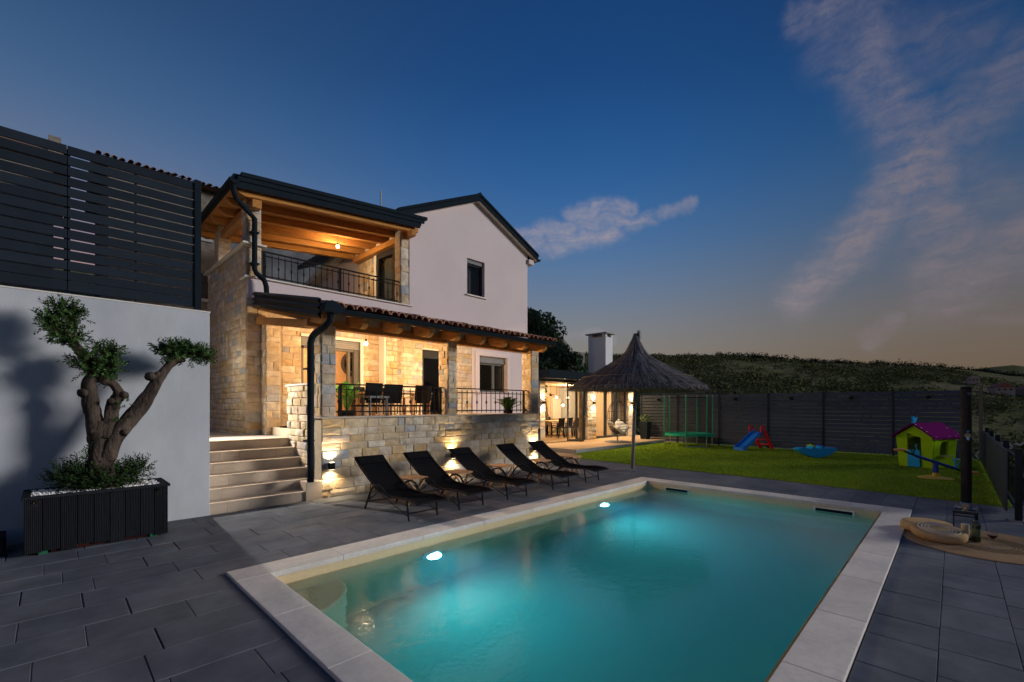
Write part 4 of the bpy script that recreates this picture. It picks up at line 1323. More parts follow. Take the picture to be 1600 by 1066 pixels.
dp = MB().tube([(2.53, LY0 + .0, 6.02), (2.53, LY0 + .0, 5.86), (2.60, LY0 + .06, 5.74), (2.86, LY0 + .21, 5.60), (2.97, LY0 + .22, 5.50), (2.97, LY0 + .22, 4.45), (2.99, LY0 + .18, 4.36), (3.12, LY0 + .10, 4.22), (3.15, LY0 + .08, 4.10), (3.17, LY0 + .08, 3.78)], .052, 12).build('downpipe', M['slate'], house, smooth=True)
for z in (5.2, 4.55):
    MB().box(2.89, 3.05, LY0 + .16, LY0 + .31, z, z + .025).build('pipe_bracket', M['slate'], dp)
MB().tube([(7.32, 13.0, 6.9), (7.32, 13.0, 8.42)], .022, 8).build('vent_pipe', M['concrete'], house, smooth=True)

# ---- main roof over the gable
OY = 10.36
for sgn, xe, ze in ((-1, 6.33, 6.575), (1, 11.86, 6.675)):
    x0, z0 = RX, 7.90
    r = MB()
    r.hexa([(xe, OY, ze), (x0, OY, z0), (x0, 17.2, z0), (xe, 17.2, ze), (xe, OY, ze + .16), (x0, OY, z0 + .16), (x0, 17.2, z0 + .16), (xe, 17.2, ze + .16)])
    r.build('roof_slope', M['slate'], house)
    MB().hexa([(xe, OY - .03, ze - .05), (x0, OY - .03, z0 - .05), (x0, OY - .002, z0 - .05), (xe, OY - .002, ze - .05), (xe, OY - .03, ze + .10), (x0, OY - .03, z0 + .10), (x0, OY - .002, z0 + .10), (xe, OY - .002, ze + .10)]).build('verge_board', M['slate'], house)
    MB().hexa([(xe - .02 * -sgn, OY - .055, ze + .103), (x0, OY - .055, z0 + .103), (x0, OY + .10, z0 + .103), (xe, OY + .10, ze + .103), (xe, OY - .055, ze + .185), (x0, OY - .055, z0 + .185), (x0, OY + .10, z0 + .185), (xe, OY + .10, ze + .185)]).build('verge_cap', M['slate'], house)
    sf = MB().hexa([(xe, OY + .001, ze - .045), (x0, OY + .001, z0 - .045), (x0, UY + .01, z0 - .045), (xe, UY + .01, ze - .045), (xe, OY + .001, ze - .003), (x0, OY + .001, z0 - .003), (x0, UY + .01, z0 - .003), (xe, UY + .01, ze - .003)]).build('soffit', M['trim'], house)
MB().box(GR + .002, 11.74, OY + .06, 17, 6.48, 6.63).build('eaves_cornice', M['pink'], house)
MB().tube([(RX, OY - .05, 8.06), (RX, 17.2, 8.06)], .05, 10).build('ridge_cap', M['slate'], house, smooth=True)
gutter((11.93, OY - .03, 6.70), (11.93, 17, 6.70), .07)

# ---- lean-to roof of the porch
EYv, EZv = 7.14, 3.20        # eave
TZ = 3.89
def rz(y):
    return EZv + (TZ - EZv) * (y - EYv) / (UY - EYv)
RXa, RXb = 3.0, 8.72
for k in range(14):
    y0, y1 = EYv + .03 + (UY - EYv - .05) * k / 14, EYv + .03 + (UY - EYv - .05) * (k + 1) / 14
    MB().hexa([(RXa, y0 + .003, rz(y0) - .13), (RXb, y0 + .003, rz(y0) - .13), (RXb, y1 - .003, rz(y1) - .13), (RXa, y1 - .003, rz(y1) - .13),
               (RXa, y0 + .003, rz(y0) - .105), (RXb, y0 + .003, rz(y0) - .105), (RXb, y1 - .003, rz(y1) - .105), (RXa, y1 - .003, rz(y1) - .105)]).build('ceiling_board', M['wood'], house)
n = 9
for k in range(n):
    x = RXa + .12 + (RXb - RXa - .24) * k / (n - 1)
    y0 = 7.22
    prof = [(UY, rz(UY) - .134), (y0, rz(y0) - .134)]
    for i in range(5):
        t = i / 4 * PI / 2
        prof.append((y0 + .02 + .16 * (1 - math.cos(t)), rz(y0) - .15 - .13 * math.sin(t)))
    prof += [(UY, rz(UY) - .27)]
    MB().prism(prof, 'x', x - .055, x + .055).build('rafter', M['woody'], house, bevel=.006)
    if k < n - 1:
        xa, xb = x + .055, RXa + .12 + (RXb - RXa - .24) * (k + 1) / (n - 1) - .055
        MB().box(xa, xb, 7.87, 7.91, 3.08, rz(7.89) - .135).build('infill_board', M['trim'], house)
MB().box(3.02, 8.98, 7.80, 7.98, 2.945, 3.075).build('eaves_beam', M['woodx'], house, bevel=.008)
MB().bar((3.10, 7.99, 3.01), (3.10, 10.5, 3.40), .16, .15).build('side_beam', M['woody'], house, bevel=.008)
rf = MB()
rf.hexa([(RXa - .02, EYv, rz(EYv) - .10), (RXb + .03, EYv, rz(EYv) - .10), (RXb + .03, UY, TZ - .10), (RXa - .02, UY, TZ - .10),
         (RXa - .02, EYv, rz(EYv) - .02), (RXb + .03, EYv, rz(EYv) - .02), (RXb + .03, UY, TZ - .02), (RXa - .02, UY, TZ - .02)])
rfo = rf.build('porch_roof', M['tile'], house)
sl = (TZ - EZv) / (UY - EYv)
for j in range(7):
    tile_row(rfo, RXa + .28, RXb + .05, EYv - .06 + j * .48, rz(EYv + j * .48) - .005, step=.165, r=.082, length=.55, rise=.55 * sl, m=M['tile'])
# ribbed metal flashing along the left verge
for k in range(3):
    z0, z1 = -.28 + .109 * k, -.28 + .109 * (k + 1)
    o = MB()
    prof = [(0, z0), (-.006, z0 + .02), (-.03, z0 + .038), (-.036, z0 + .056), (-.03, z0 + .074), (-.006, z0 + .092), (0, z1)]
    for (yy) in (EYv + .02, UY - .03):
        for (dx, dz) in prof:
            o.v.append((RXa - .025 + dx, yy, rz(yy) + dz + .06))
    m = len(prof)
    for i in range(m - 1):
        o.f.append((i + 1, i, m + i, m + i + 1)); o.m.append(0)
    o.build('verge_sheet_rib', M['steel_dark'], house, smooth=True, angle=180)
MB().hexa([(RXa - .024, EYv + .02, rz(EYv) - .22), (RXa - .005, EYv + .02, rz(EYv) - .22), (RXa - .005, UY - .03, TZ - .22), (RXa - .024, UY - .03, TZ - .22),
           (RXa - .024, EYv + .02, rz(EYv) + .1), (RXa - .005, EYv + .02, rz(EYv) + .1), (RXa - .005, UY - .03, TZ + .1), (RXa - .024, UY - .03, TZ + .1)]).build('verge_board', M['slate'], house)
gutter((3.02, EYv - .085, 3.135), (8.74, EYv - .085, 3.135), .066)
# hopper at the gutter corner and the big downpipe
MB().prism([(2.96, 3.08), (3.24, 3.06), (3.32, 3.16), (3.20, 3.235), (3.10, 3.265), (2.98, 3.22)], 'y', EYv - .16, EYv - .01).build('gutter_hopper', M['slate'], house, bevel=.015)
dp2 = MB().tube([(3.11, 7.10, 3.12), (3.12, 7.10, 3.02), (3.12, 7.13, 2.95), (3.09, 7.24, 2.87), (3.04, 7.5, 2.79), (3.03, 7.60, 2.74), (3.02, 7.64, 2.64), (3.02, 7.64, .33)], .055, 14).build('downpipe', M['slate'], house, smooth=True)
for z in (1.0, 2.2):
    MB().box(2.955, 3.085, 7.63, 7.80, z, z + .03).build('pipe_bracket', M['slate'], dp2)
MB().tube([(8.88, 7.70, 1.0), (8.88, 7.70, .1)], .032, 10).build('drain_pipe', M['slate'], house, smooth=True)

# ---- railings
def railing(x0, x1, y, zb, zt, n, posts, seed, knob=True, label=None):
    rr = MB().box(x0, x1, y - .022, y + .022, zt - .025, zt).build('railing', M['iron'], house)
    MB().box(x0, x1, y - .012, y + .012, zt - .115, zt - .095).build('mid_rail', M['iron'], rr)
    MB().box(x0, x1, y - .012, y + .012, zb + .07, zb + .095).build('bottom_rail', M['iron'], rr)
    for x in posts:
        MB().box(x - .022, x + .022, y - .021, y + .021, zb, zt - .026).build('post', M['iron'], rr)
    me = {}
    for i in range(n):
        x = x0 + (x1 - x0) * (i + .5) / n
        if any(abs(x - p) < .035 for p in posts):
            continue
        kind = knob and i % 2 == 0
        if kind not in me:
            b = MB()
            b.tube([(0, 0, zb + .03), (0, 0, zt - .05)], .0095, 6)
            if kind:
                zc = zb + (zt - zb) * .46
                b.lathe([(.01, -.04), (.022, -.012), (.022, .012), (.01, .04)], (0, 0, zc), 8)
            o = b.build('baluster', M['iron'], None)
            me[kind] = o.data
        else:
            o = bpy.data.objects.new('baluster', me[kind])
            COL.objects.link(o)
        o.parent = rr
        o.location = Vector((x, y, 0)) - ORIGIN[house]
    return rr
railing(3.55, 5.95, FY + .16, 1.405, 2.0, 16, [3.66, 5.88], 1)
railing(6.26, 8.63, FY + .16, 1.405, 2.0, 16, [6.29, 8.52], 2)
railing(3.17, 6.66, UY + .12, 4.31, 4.93, 26, [3.2, 4.9, 6.62], 3)
flush_stones(300)

# ================================================================== steps up to the porch
steps = thing('stone_steps', 'flight of six beige tiled steps between white wall and stone porch', 'steps', (1.62, FY, 0))
for k in range(6):
    y0 = FY + .02 + .28 * k
    z1 = .164 * (k + 1)
    xe = 3.02 if k == 0 else 3.22
    s = MB().box(1.55, xe, y0 + .012, y0 + .55 if k < 5 else 10.5, z1 - .164 if k else -.1, z1 - .022).build('step', M['step'], steps)
    x = 1.55
    rng = random.Random(200 + k)
    while x < xe - .01:      # riser tiles and tread tiles
        w = rng.choice([.3, .45, .6])
        if xe - x - w < .15: w = xe - x
        MB().box(x + .001, x + w - .001, y0, y0 + .011, z1 - .164 + .001, z1 - .023).build('riser_tile', M['step'], s)
        MB().box(x + .001, x + w - .001, y0 - .012, y0 + .30 if k < 5 else y0 + .45, z1 - .021, z1).build('tread_tile', M['step'], s, bevel=.003)
        x += w
MB().box(1.3, 3.22, 9.63, 14.5, .5, ZL).build('landing', M['landing'], steps)
MB().box(3.24, 3.9, 9.31, 10.5, .9, 1.15).build('porch_threshold', M['step'], steps)
MB().box(2.98, 3.25, FY - .03, FY + .24, 0, .315).build('end_block', M['step'], steps, bevel=.005)
MB().box(3.23, 3.3, 9.3, 10.5, 0, .98).build('landing_edge', M['concrete'], steps)

# ================================================================== white wall, slat fence on it, planter, olive
wall = MB().box(-7, 1.62, FY, FY + .28, -.2, 2.955).build('white_wall', M['white'], None, bevel=.006, label='tall white rendered wall behind the olive planter', cat='wall', loc=(-2, FY, 0))
MB().box(-7, 1.63, FY - .006, FY + .3, 2.955, 2.972).build('wall_capping', M['trim'], wall)
MB().box(-7, 1.40, FY + .29, FY + .34, .9, 2.9).build('earth_face', M['earth'], wall)
fence = thing('slat_fence', 'anthracite horizontal slat fence standing on top of the white wall', 'fence', (-2, 7.9, 2.97))
n = 14
for k in range(n):
    z0 = 3.03 + k * .1305
    hgt = .112 if k else .125
    for (x0, x1) in [(-3.6, -1.4), (-1.398, .14), (.142, 1.455)]:
        MB().box(x0 + .002, x1 - .002, 7.875, 7.899, z0, z0 + hgt).build('slat', M['slate2'], fence, bevel=.004, seg=1)
MB().box(1.457, 1.535, 7.85, 7.93, 2.975, 4.88).build('post', M['slate'], fence, bevel=.004)
for x in (-1.4, .14, -3.6):
    MB().box(x - .03, x + .03, 7.901, 7.96, 2.975, 4.80).build('post', M['slate'], fence)
for x in (-.6, .8):
    MB().box(x - .012, x + .012, 7.901, 7.93, 2.99, 4.80).build('brace', M['slate'], fence)
al = thing('alley_lamp', 'small lantern in the alley behind the white wall, beside the stone tower', 'lamp', (1.78, 11.0, 3.1))
MB().box(1.70, 1.86, 11.05, 11.11, 2.3, 2.7).build('back_plate', M['iron'], al)
MB().box(1.74, 1.82, 10.94, 11.05, 2.4, 2.56).build('lantern', M['lens'], al)
MB().box(1.74, 1.82, 11.11, 11.16, .98, 2.8).build('post', M['iron'], al)
lamp('alley_light', 'SPOT', (1.78, 10.88, 2.46), 1050, (1, .92, .80), al, .05, (1.9, -5.0, -2.9), 82, .8)

lamp('alley_glow', 'POINT', (1.90, 10.86, 2.46), 26, (1, .84, .62), al, .05)
# planter of charcoal boards
px0, px1, py0, py1, pt = -.20, 1.02, 6.98, 7.62, .62
pl = thing('planter', 'charcoal board planter box with white gravel in front of white wall', 'planter', (px0, py0, 0))
nb = 9
for k in range(nb):
    x0, x1 = px0 + (px1 - px0) * k / nb, px0 + (px1 - px0) * (k + 1) / nb
    b = MB()
    zb = .03 + .012 * math.sin(k * 2.1) + (.05 if 2 < k < 7 else 0) * (.4 + .6 * math.sin(k))
    zb = max(.02, zb)
    ribs = 9                # fluted decking board
    pr = []
    for i in range(ribs):
        xa = x0 + .003 + (x1 - x0 - .006) * i / ribs
        xb = x0 + .003 + (x1 - x0 - .006) * (i + 1) / ribs
        pr += [(xa, py0 + .004), (xa + (xb - xa) * .2, py0), (xa + (xb - xa) * .7, py0), (xa + (xb - xa) * .9, py0 + .004)]
    pr += [(x1 - .003, py0 + .025), (x0 + .003, py0 + .025)]
    b.prism(pr, 'z', zb, pt - .02)
    b.build('board', M['plank'], pl)
for k in range(5):
    y0, y1 = py0 + .026 + (py1 - py0 - .026) * k / 5, py0 + .026 + (py1 - py0 - .026) * (k + 1) / 5
    MB().box(px0, px0 + .022, y0 + .003, y1 - .003, .03, pt - .02).build('board', M['plank'], pl)
    MB().box(px1 - .022, px1, y0 + .003, y1 - .003, .03, pt - .02).build('board', M['plank'], pl)
for (x0, x1, y0, y1) in [(px0 - .02, px1 + .02, py0 - .015, py0 + .055), (px0 - .02, px1 + .02, py1 - .05, py1 + .02), (px0 - .02, px0 + .05, py0 + .056, py1 - .051), (px1 - .05, px1 + .02, py0 + .056, py1 - .051)]:
    MB().box(x0, x1, y0, y1, pt - .019, pt + .012).build('rim', M['plank'], pl, bevel=.004)
MB().box(px0 + .03, px1 - .03, py0 + .03, py1 - .03, .1, pt - .03).build('soil', M['earth'], pl)
for x in (px0 + .14, px1 - .14):
    MB().box(x - .035, x + .035, py0 + .02, py0 + .12, 0, .07).build('foot', M['strap_green'], pl)
MB().box(px0 + .2, px1 - .2, py0 + .04, py0 + .10, .012, .05).build('under_frame', M['soil_red'], pl)
MB().box(px0 + .36, px1 - .42, py0 + .012, py0 + .04, .05, .075).build('under_strap', M['strap_green'], pl)
gv = MB()
gr = random.Random(8)
for _ in range(1300):
    x, y = gr.uniform(px0 + .04, px1 - .04), gr.uniform(py0 + .05, py1 - .05)
    s = gr.uniform(.008, .018)
    c = Vector((x, y, pt - .022 + gr.uniform(0, .03)))
    q = Matrix.Rotation(gr.uniform(0, 6), 3, Vector((gr.gauss(0, 1), gr.gauss(0, 1), gr.gauss(0, 1))).normalized())
    vs = [c + q @ (Vector(v) * s * gr.uniform(.7, 1.2)) for v in [(1, 0, 0), (-1, 0, 0), (0, 1, 0), (0, -1, 0), (0, 0, .8), (0, 0, -.8)]]
    gv.add(vs, [(0, 2, 4), (2, 1, 4), (1, 3, 4), (3, 0, 4), (2, 0, 5), (1, 2, 5), (3, 1, 5), (0, 3, 5)])
gv.build('gravel', M['pebble'], pl, kind='stuff')
for x in (px0 + .09, px1 - .09):
    s = MB().lathe([(.0, .0), (.02, .0), (.022, -.012), (.012, -.02)], (x, py0 - .012, pt - .035), 12).build('spot_housing', M['black'], pl)
    MB().box(x - .016, x + .016, py0 - .016, py0 - .003, pt - .052, pt - .044).build('spot_lens', M['smallglow'], s)
    lamp('planter_spot', 'SPOT', (x, py0 - .02, pt - .05), .35, (1, .6, .22), pl, .01, (0, .12, -1), 110, .8)

# olive tree: gnarled trunk, three limbs, clipped clouds of leaves
ol = thing('olive_tree', 'gnarled olive tree with clipped leaf clouds growing in the planter', 'tree', (.42, 7.30, .55))
rng = random.Random(77)
def gnarl(pts, rad, sub=5, amp=.16, n=14, mb=None):
    """smooth limb with a lumpy surface"""
    P = [Vector(p) for p in pts]
    path, rr = [], []
    for i in range(len(P) - 1):
        p0, p1, p2, p3 = P[max(i - 1, 0)], P[i], P[i + 1], P[min(i + 2, len(P) - 1)]
        for k in range(sub):
            t = k / sub
            path.append(.5 * ((2 * p1) + (-p0 + p2) * t + (2 * p0 - 5 * p1 + 4 * p2 - p3) * t * t + (-p0 + 3 * p1 - 3 * p2 + p3) * t ** 3))
            rr.append(rad[i] + (rad[i + 1] - rad[i]) * t)
    path.append(P[-1]); rr.append(rad[-1])
    base = len(mb.v)
    mb.tube(path, rr, n)
    ph = rng.uniform(0, 6)
    for i in range(len(path)):
        for j in range(n):
            v = Vector(mb.v[base + i * n + j])
            a = 2 * PI * j / n
            s = 1 + amp * (math.sin(a * 2 + i * .35 + ph) * .55 + math.sin(a * 5 - i * .22 + ph * 2) * .5 + rng.uniform(-.35, .35))
            mb.v[base + i * n + j] = tuple(path[i] + (v - path[i]) * s)
tb = MB()
gnarl([(.42, 7.3, .5), (.425, 7.3, .75), (.42, 7.3, 1.0), (.43, 7.3, 1.22), (.42, 7.3, 1.42)], [.22, .15, .122, .115, .10], 5, .24, 18, tb)
gnarl([(.45, 7.28, .95), (.55, 7.27, 1.22), (.70, 7.27, 1.45), (.85, 7.26, 1.72), (.98, 7.25, 1.98), (1.10, 7.25, 2.16), (1.24, 7.25, 2.21)], [.105, .095, .080, .070, .060, .048, .022], 5, .2, 14, tb)
gnarl([(.40, 7.3, 1.18), (.36, 7.3, 1.45), (.33, 7.31, 1.66), (.31, 7.31, 1.86), (.35, 7.31, 2.0), (.29, 7.31, 2.15), (.20, 7.31, 2.30), (.12, 7.3, 2.45), (.07, 7.3, 2.56)], [.105, .080, .070, .062, .058, .048, .042, .035, .015], 5, .22, 14, tb)
gnarl([(.46, 7.27, 1.22), (.50, 7.26, 1.45), (.53, 7.26, 1.62), (.58, 7.26, 1.73), (.53, 7.26, 1.86), (.44, 7.27, 1.90), (.40, 7.28, 1.98)], [.095, .062, .058, .062, .046, .038, .015], 5, .24, 14, tb)
for (c, r) in [((.265, 7.26, 1.76), .055), ((.62, 7.2, 1.74), .05), ((.34, 7.2, 1.30), .045), ((.88, 7.2, 1.98), .06), ((.95, 7.22, 2.0), .05), ((.50, 7.18, 1.66), .04), ((.62, 7.17, 1.28), .04)]:
    gnarl([(c[0], c[1] + .06, c[2] - .02), c, (c[0], c[1] - .02, c[2] + .03)], [r, r * .9, r * .3], 3, .2, 10, tb)
tb.build('trunk', M['olive_bark'], ol, smooth=True, angle=180)
def sprigs(mb, center, rad, count, rng, leaf=.034, up=.5, per=13, slen=.16, tw=None):
    for _ in range(count):
        while True:
            p = Vector((rng.uniform(-1, 1), rng.uniform(-1, 1), rng.uniform(-1, 1)))
            if .25 < p.length < 1: break
        o = Vector(center) + Vector((p.x * rad[0], p.y * rad[1], p.z * rad[2])) * .78
        d = (Vector((p.x, p.y, p.z)) * .9 + Vector((rng.gauss(0, .3), rng.gauss(0, .3), up + rng.gauss(0, .25)))).normalized()
        ln = slen * rng.uniform(.6, 1.2)
        if tw is not None:
            tw.tube([o - d * .05, o + d * ln], [.003, .0012], 3, False)
        for k in range(per):
            q = o + d * ln * (k + .5) / per
            side = d.orthogonal().normalized()
            side = Matrix.Rotation(k * 2.4 + rng.uniform(-.4, .4), 3, d) @ side
            ld = (side * .8 + d * .7).normalized() * leaf * rng.uniform(.7, 1.25)
            nb_ = ld.cross(d).normalized() * leaf * .2
            mb.add([q, q + ld * .5 + nb_, q + ld, q + ld * .5 - nb_], [(0, 1, 2, 3)])
lr = random.Random(91)
clouds = [((.06, 7.30, 2.70), (.07, .10, .05), 34), ((.16, 7.30, 2.66), (.06, .09, .06), 34), ((-.02, 7.29, 2.55), (.07, .10, .06), 38), ((.03, 7.28, 2.43), (.08, .10, .06), 40),
          ((.20, 7.31, 2.52), (.05, .08, .08), 34), ((.19, 7.31, 2.40), (.06, .09, .05), 28), ((.08, 7.3, 2.56), (.05, .08, .05), 16), ((.10, 7.3, 2.33), (.05, .08, .04), 18),
          ((.30, 7.28, 2.05), (.09, .10, .06), 46), ((.42, 7.28, 2.00), (.10, .11, .07), 56), ((.50, 7.27, 2.08), (.08, .09, .06), 40), ((.44, 7.28, 2.22), (.07, .09, .06), 38), ((.25, 7.3, 2.12), (.06, .08, .05), 26), ((.52, 7.27, 2.24), (.03, .05, .07), 16), ((.36, 7.28, 2.16), (.05, .08, .05), 20),
          ((1.00, 7.24, 2.27), (.06, .10, .05), 36), ((1.10, 7.24, 2.30), (.08, .12, .06), 60), ((1.20, 7.24, 2.32), (.08, .12, .07), 64), ((1.30, 7.24, 2.31), (.08, .12, .06), 60), ((1.41, 7.24, 2.27), (.07, .11, .05), 46), ((1.49, 7.24, 2.24), (.04, .08, .04), 22)]
for (c, r, cnt) in clouds:
    lb, tw = MB(), MB()
    sprigs(lb, c, r, int(cnt * 1.0), lr, .042, .5, 15, .14, tw)
    lb.mi = 0
    k = len(lb.f)
    lb.mi = 1
    lb.add(tw.v, tw.f)
    lb.build('leaf_cloud', [M['olive_leaf'], M['olive_bark']], ol)
for (c, r, cnt, sl_n) in [((.63, 7.18, 1.62), (.05, .05, .04), 8, .07), ((.60, 7.18, 1.45), (.04, .04, .04), 4, .06), ((.30, 7.2, 1.08), (.05, .05, .12), 14, .09)]:
    lb = MB()
    sprigs(lb, c, r, cnt, lr, .032, .25, 9, sl_n)
    lb.build('sprout', M['olive_leaf'], ol, kind='stuff')
us = thing('shrub', 'dark low shrub spreading round the foot of the olive trunk', 'shrub', (.42, 7.28, .6))
for (c, r, cnt) in [((.24, 7.29, .72), (.19, .16, .15), 210), ((.42, 7.20, .71), (.24, .13, .14), 230), ((.60, 7.29, .73), (.19, .16, .14), 210), ((.12, 7.31, .77), (.13, .14, .13), 120), ((.74, 7.31, .78), (.13, .14, .12), 110), ((.32, 7.40, .85), (.18, .12, .13), 70)]:
    lb = MB()
    sprigs(lb, c, r, cnt, lr, .034, .55, 12, .15)
    lb.build('foliage', M['shrub_leaf'], us)
st = MB()
for k in range(14):
    a = rng.uniform(0, 2 * PI)
    st.tube([(.42, 7.28, .55), (.42 + .26 * math.cos(a), 7.27 + .16 * math.sin(a), .78)], [.008, .003], 5)
st.build('stem', M['olive_bark'], us)
# second planter just showing at the left edge
p2 = thing('planter', 'low dark planter box cut off at the left edge beside the olive planter', 'planter', (-.6, 7.25, 0))
for k in range(6):
    MB().box(-.95 + .1 * k, -.853 + .1 * k, 7.2, 7.22, .02, .20).build('board', M['plank'], p2)
MB().box(-.95, -.352, 7.222, 7.6, .02, .2).build('box', M['plank'], p2)
MB().box(-.97, -.335, 7.18, 7.24, .201, .225).build('rim', M['plank'], p2)

# ================================================================== fences at the lawn
FXB = 18.78
bf = thing('slat_fence', 'dark horizontal slat fence along the far end of the lawn', 'fence', (FXB, 0, 0))
posts = [10.15, 8.45, 6.73, 4.95, 3.23, 1.37, -.35]
for y in posts:
    MB().box(FXB - .05, FXB + .03, y - .035, y + .035, 0, 2.08).build('post', M['slate2'], bf, bevel=.004, seg=1)
for (ya, yb) in zip(posts, posts[1:]):
    for k in range(15):
        z0 = .06 + k * .134
        tilt = .018
        y0, y1 = yb + .038, ya - .038
        MB().hexa([(FXB - .02 - tilt, y0, z0), (FXB - .008 - tilt, y0, z0), (FXB - .008 - tilt, y1, z0), (FXB - .02 - tilt, y1, z0),
                   (FXB - .02 + tilt, y0, z0 + .118), (FXB - .008 + tilt, y0, z0 + .118), (FXB - .008 + tilt, y1, z0 + .118), (FXB - .02 + tilt, y1, z0 + .118)]).build('slat', M['slate3'], bf)
FENCE_LAMPS = [(9.3, 'solar fence lamp above the left end of trampoline'), (6.1, 'solar fence lamp just right of the trampoline'), (4.2, 'solar fence lamp between slide and blue rocker'), (2.45, 'solar fence lamp above and right of the blue rocker'), (.55, 'solar fence lamp above the playhouse roof')]
for (y, lab) in FENCE_LAMPS:
    t = thing('fence_lamp', lab, 'lamp', (FXB - .06, y, 1.86), 'solar lamps on the back fence')
    MB().box(FXB - .12, FXB - .045, y - .05, y + .05, 1.82, 1.92).build('housing', M['black'], t, bevel=.01)
    MB().box(FXB - .13, FXB - .121, y - .035, y + .035, 1.86, 1.91).build('solar_cell', M['slate'], t)
MB().box(FXB - .22, FXB - .05, 4.0, 4.35, .031, .045).build('stone_edging', M['concrete'], None, label='pale flat stone at the foot of fence right of the slide', cat='stone')
sf = thing('picket_fence', 'grey vertical slat fence along the right edge of the lawn', 'fence', (9.4, -.62, 0))
sx = 9.95
k = 0
me = None
while sx < 18.6:
    if me is None:
        o = MB().box(-.012, .012, -.032, .032, .04, .94).build('picket', M['picket'], None)
        me = o.data
    else:
        o = bpy.data.objects.new('picket', me); COL.objects.link(o)
    o.parent = sf
    o.location = (sx - 9.4, .06, 0)
    o.rotation_euler.z = PI / 2
    sx += .125
for x in (9.40, 11.5, 13.6, 15.7, 17.8):
    MB().box(x - .04, x + .04, -.68, -.61, 0, 1.0).build('post', M['slate'], sf)
for z in (.14, .84):
    MB().box(9.44, 18.7, -.655, -.625, z, z + .04).build('rail', M['slate'], sf)
MB().box(9.32, 9.48, -.74, -.55, .002, .012).build('foot_plate', M['galv'], sf)
cp = MB().box(18.72, 18.80, -.60, -.52, 0, 2.14).build('corner_post', mat('weathered_post', (.11, .10, .09), .6), None, label='tall pale corner post where the two lawn fences meet', cat='post')

# ================================================================== garden pavilion with glass doors
PY, PZ = 11.2, .13
MB().prism([(12.25, 9.02), (20.6, 9.02), (20.6, 16.2), (12.25, 16.2)], 'z', -1.6, PZ).build('pavilion_terrace', M['terrace'], kind='structure')
MB().prism([(11.3, 8.86), (12.24, 8.86), (12.24, 16), (9.0, 16), (9.0, 8.86)], 'z', -1.6, -.002).build('side_path', mat('sandstone_path', (.36, .27, .18), .75, .14, 5, .15, 60), kind='structure')
kb = MB().box(12.22, 12.25, 9.0, 11.5, 0, PZ - .004).box(12.22, 18.7, 8.985, 9.015, -.1, PZ - .004)
kb.build('terrace_edge', M['concrete'], kind='structure')
pv = thing('pavilion', 'garden room with stone piers, folding glass doors and flat dark roof', 'pavilion', (13, PY, PZ))
def ppillar(x0, x1, y0, y1, z1, seed):
    t = .028
    p = MB().box(x0 + t, x1 - t, y0 + t, y1, PZ, z1).build('pier', M['mortar'], pv)
    stone_face(p, 'y', y0 + t, x0 + t, x1 - t, PZ, z1, seed, (.14, .22), (.2, .5))
    stone_face(p, 'x', x0 + t, y0 + t, y1, PZ, z1, seed + 1, (.14, .22), (.2, .4))
ppillar(12.95, 13.32, PY, PY + .45, 2.55, 301)
ppillar(16.05, 16.78, PY, PY + .45, 2.55, 304)
ppillar(19.45, 20.1, PY, PY + .45, 2.55, 307)
flush_stones(200)
pr = MB()
pr.box(12.95, 20.1, PY + .02, PY + .4, 2.55, 2.66)
pr.build('lintel', M['frame'], pv)
MB().box(12.7, 20.9, 10.55, 16.2, 2.67, 2.9).build('roof', M['slate'], pv)
MB().box(12.66, 20.94, 10.51, 10.545, 2.62, 2.93).build('fascia', M['slate'], pv)
MB().box(12.66, 12.698, 10.56, 16.2, 2.62, 2.93).build('fascia', M['slate'], pv)
MB().box(12.75, 20.85, 10.58, PY - .03, 2.64, 2.668).build('soffit', M['slate'], pv)
MB().box(10.9, 12.2, 13.2, 14.2, 2.6, 3.05).build('rear_roof_slab', M['concrete'], pv)
MB().lathe([(.001, 0), (.03, 0)], (13.9, 10.75, 2.635), 12, Matrix.Rotation(PI, 3, 'X')).build('downlight', M['lens'], pv)
MB().lathe([(.001, 0), (.03, 0)], (14.9, 10.75, 2.635), 12, Matrix.Rotation(PI, 3, 'X')).build('downlight', M['lens'], pv)
for x in (16.4, 17.9, 19.4):  # further downlights added along the soffit to brighten terrace and lawn
    MB().lathe([(.001, 0), (.03, 0)], (x, 10.75, 2.635), 12, Matrix.Rotation(PI, 3, 'X')).build('downlight', M['lens'], pv)
for x in (13.9, 14.9, 16.4, 17.9, 19.4):
    lamp('downlight_beam', 'SPOT', (x, 10.75, 2.62), 230, (1, .74, .44), pv, .03, (0, -.5, -1), 155, .8)
ch = MB().box(19.5, 20.15, 12.5, 13.55, 2.9, 5.08).build('chimney', M['chimney'], pv, bevel=.006)
for (x0, x1, y0, y1) in [(19.5, 19.62, 12.5, 12.72), (20.03, 20.15, 12.5, 12.72), (19.5, 19.62, 13.33, 13.55), (20.03, 20.15, 13.33, 13.55)]:
    MB().box(x0, x1, y0, y1, 5.08, 5.24).build('chimney_leg', M['chimney'], ch)
MB().box(19.66, 19.99, 12.76, 13.3, 5.081, 5.17).build('flue', M['tile'], ch)
MB().box(19.38, 20.27, 12.38, 13.67, 5.24, 5.30).build('chimney_cap', M['concrete'], ch, bevel=.01)
rm = MB()
rm.box(12.98, 20.08, 15.4, 15.5, PZ, 2.6); rm.box(12.95, 13.05, PY + .46, 15.5, PZ, 2.6); rm.box(20.0, 20.1, PY + .46, 15.5, PZ, 2.6); rm.box(12.95, 20.1, PY + .41, 15.5, 2.6, 2.665)
rm.build('interior_wall', M['warm_room'], pv)
MB().box(13.05, 20.0, PY + .03, 15.4, PZ, PZ + .012).build('interior_floor', M['terrace'], pv)
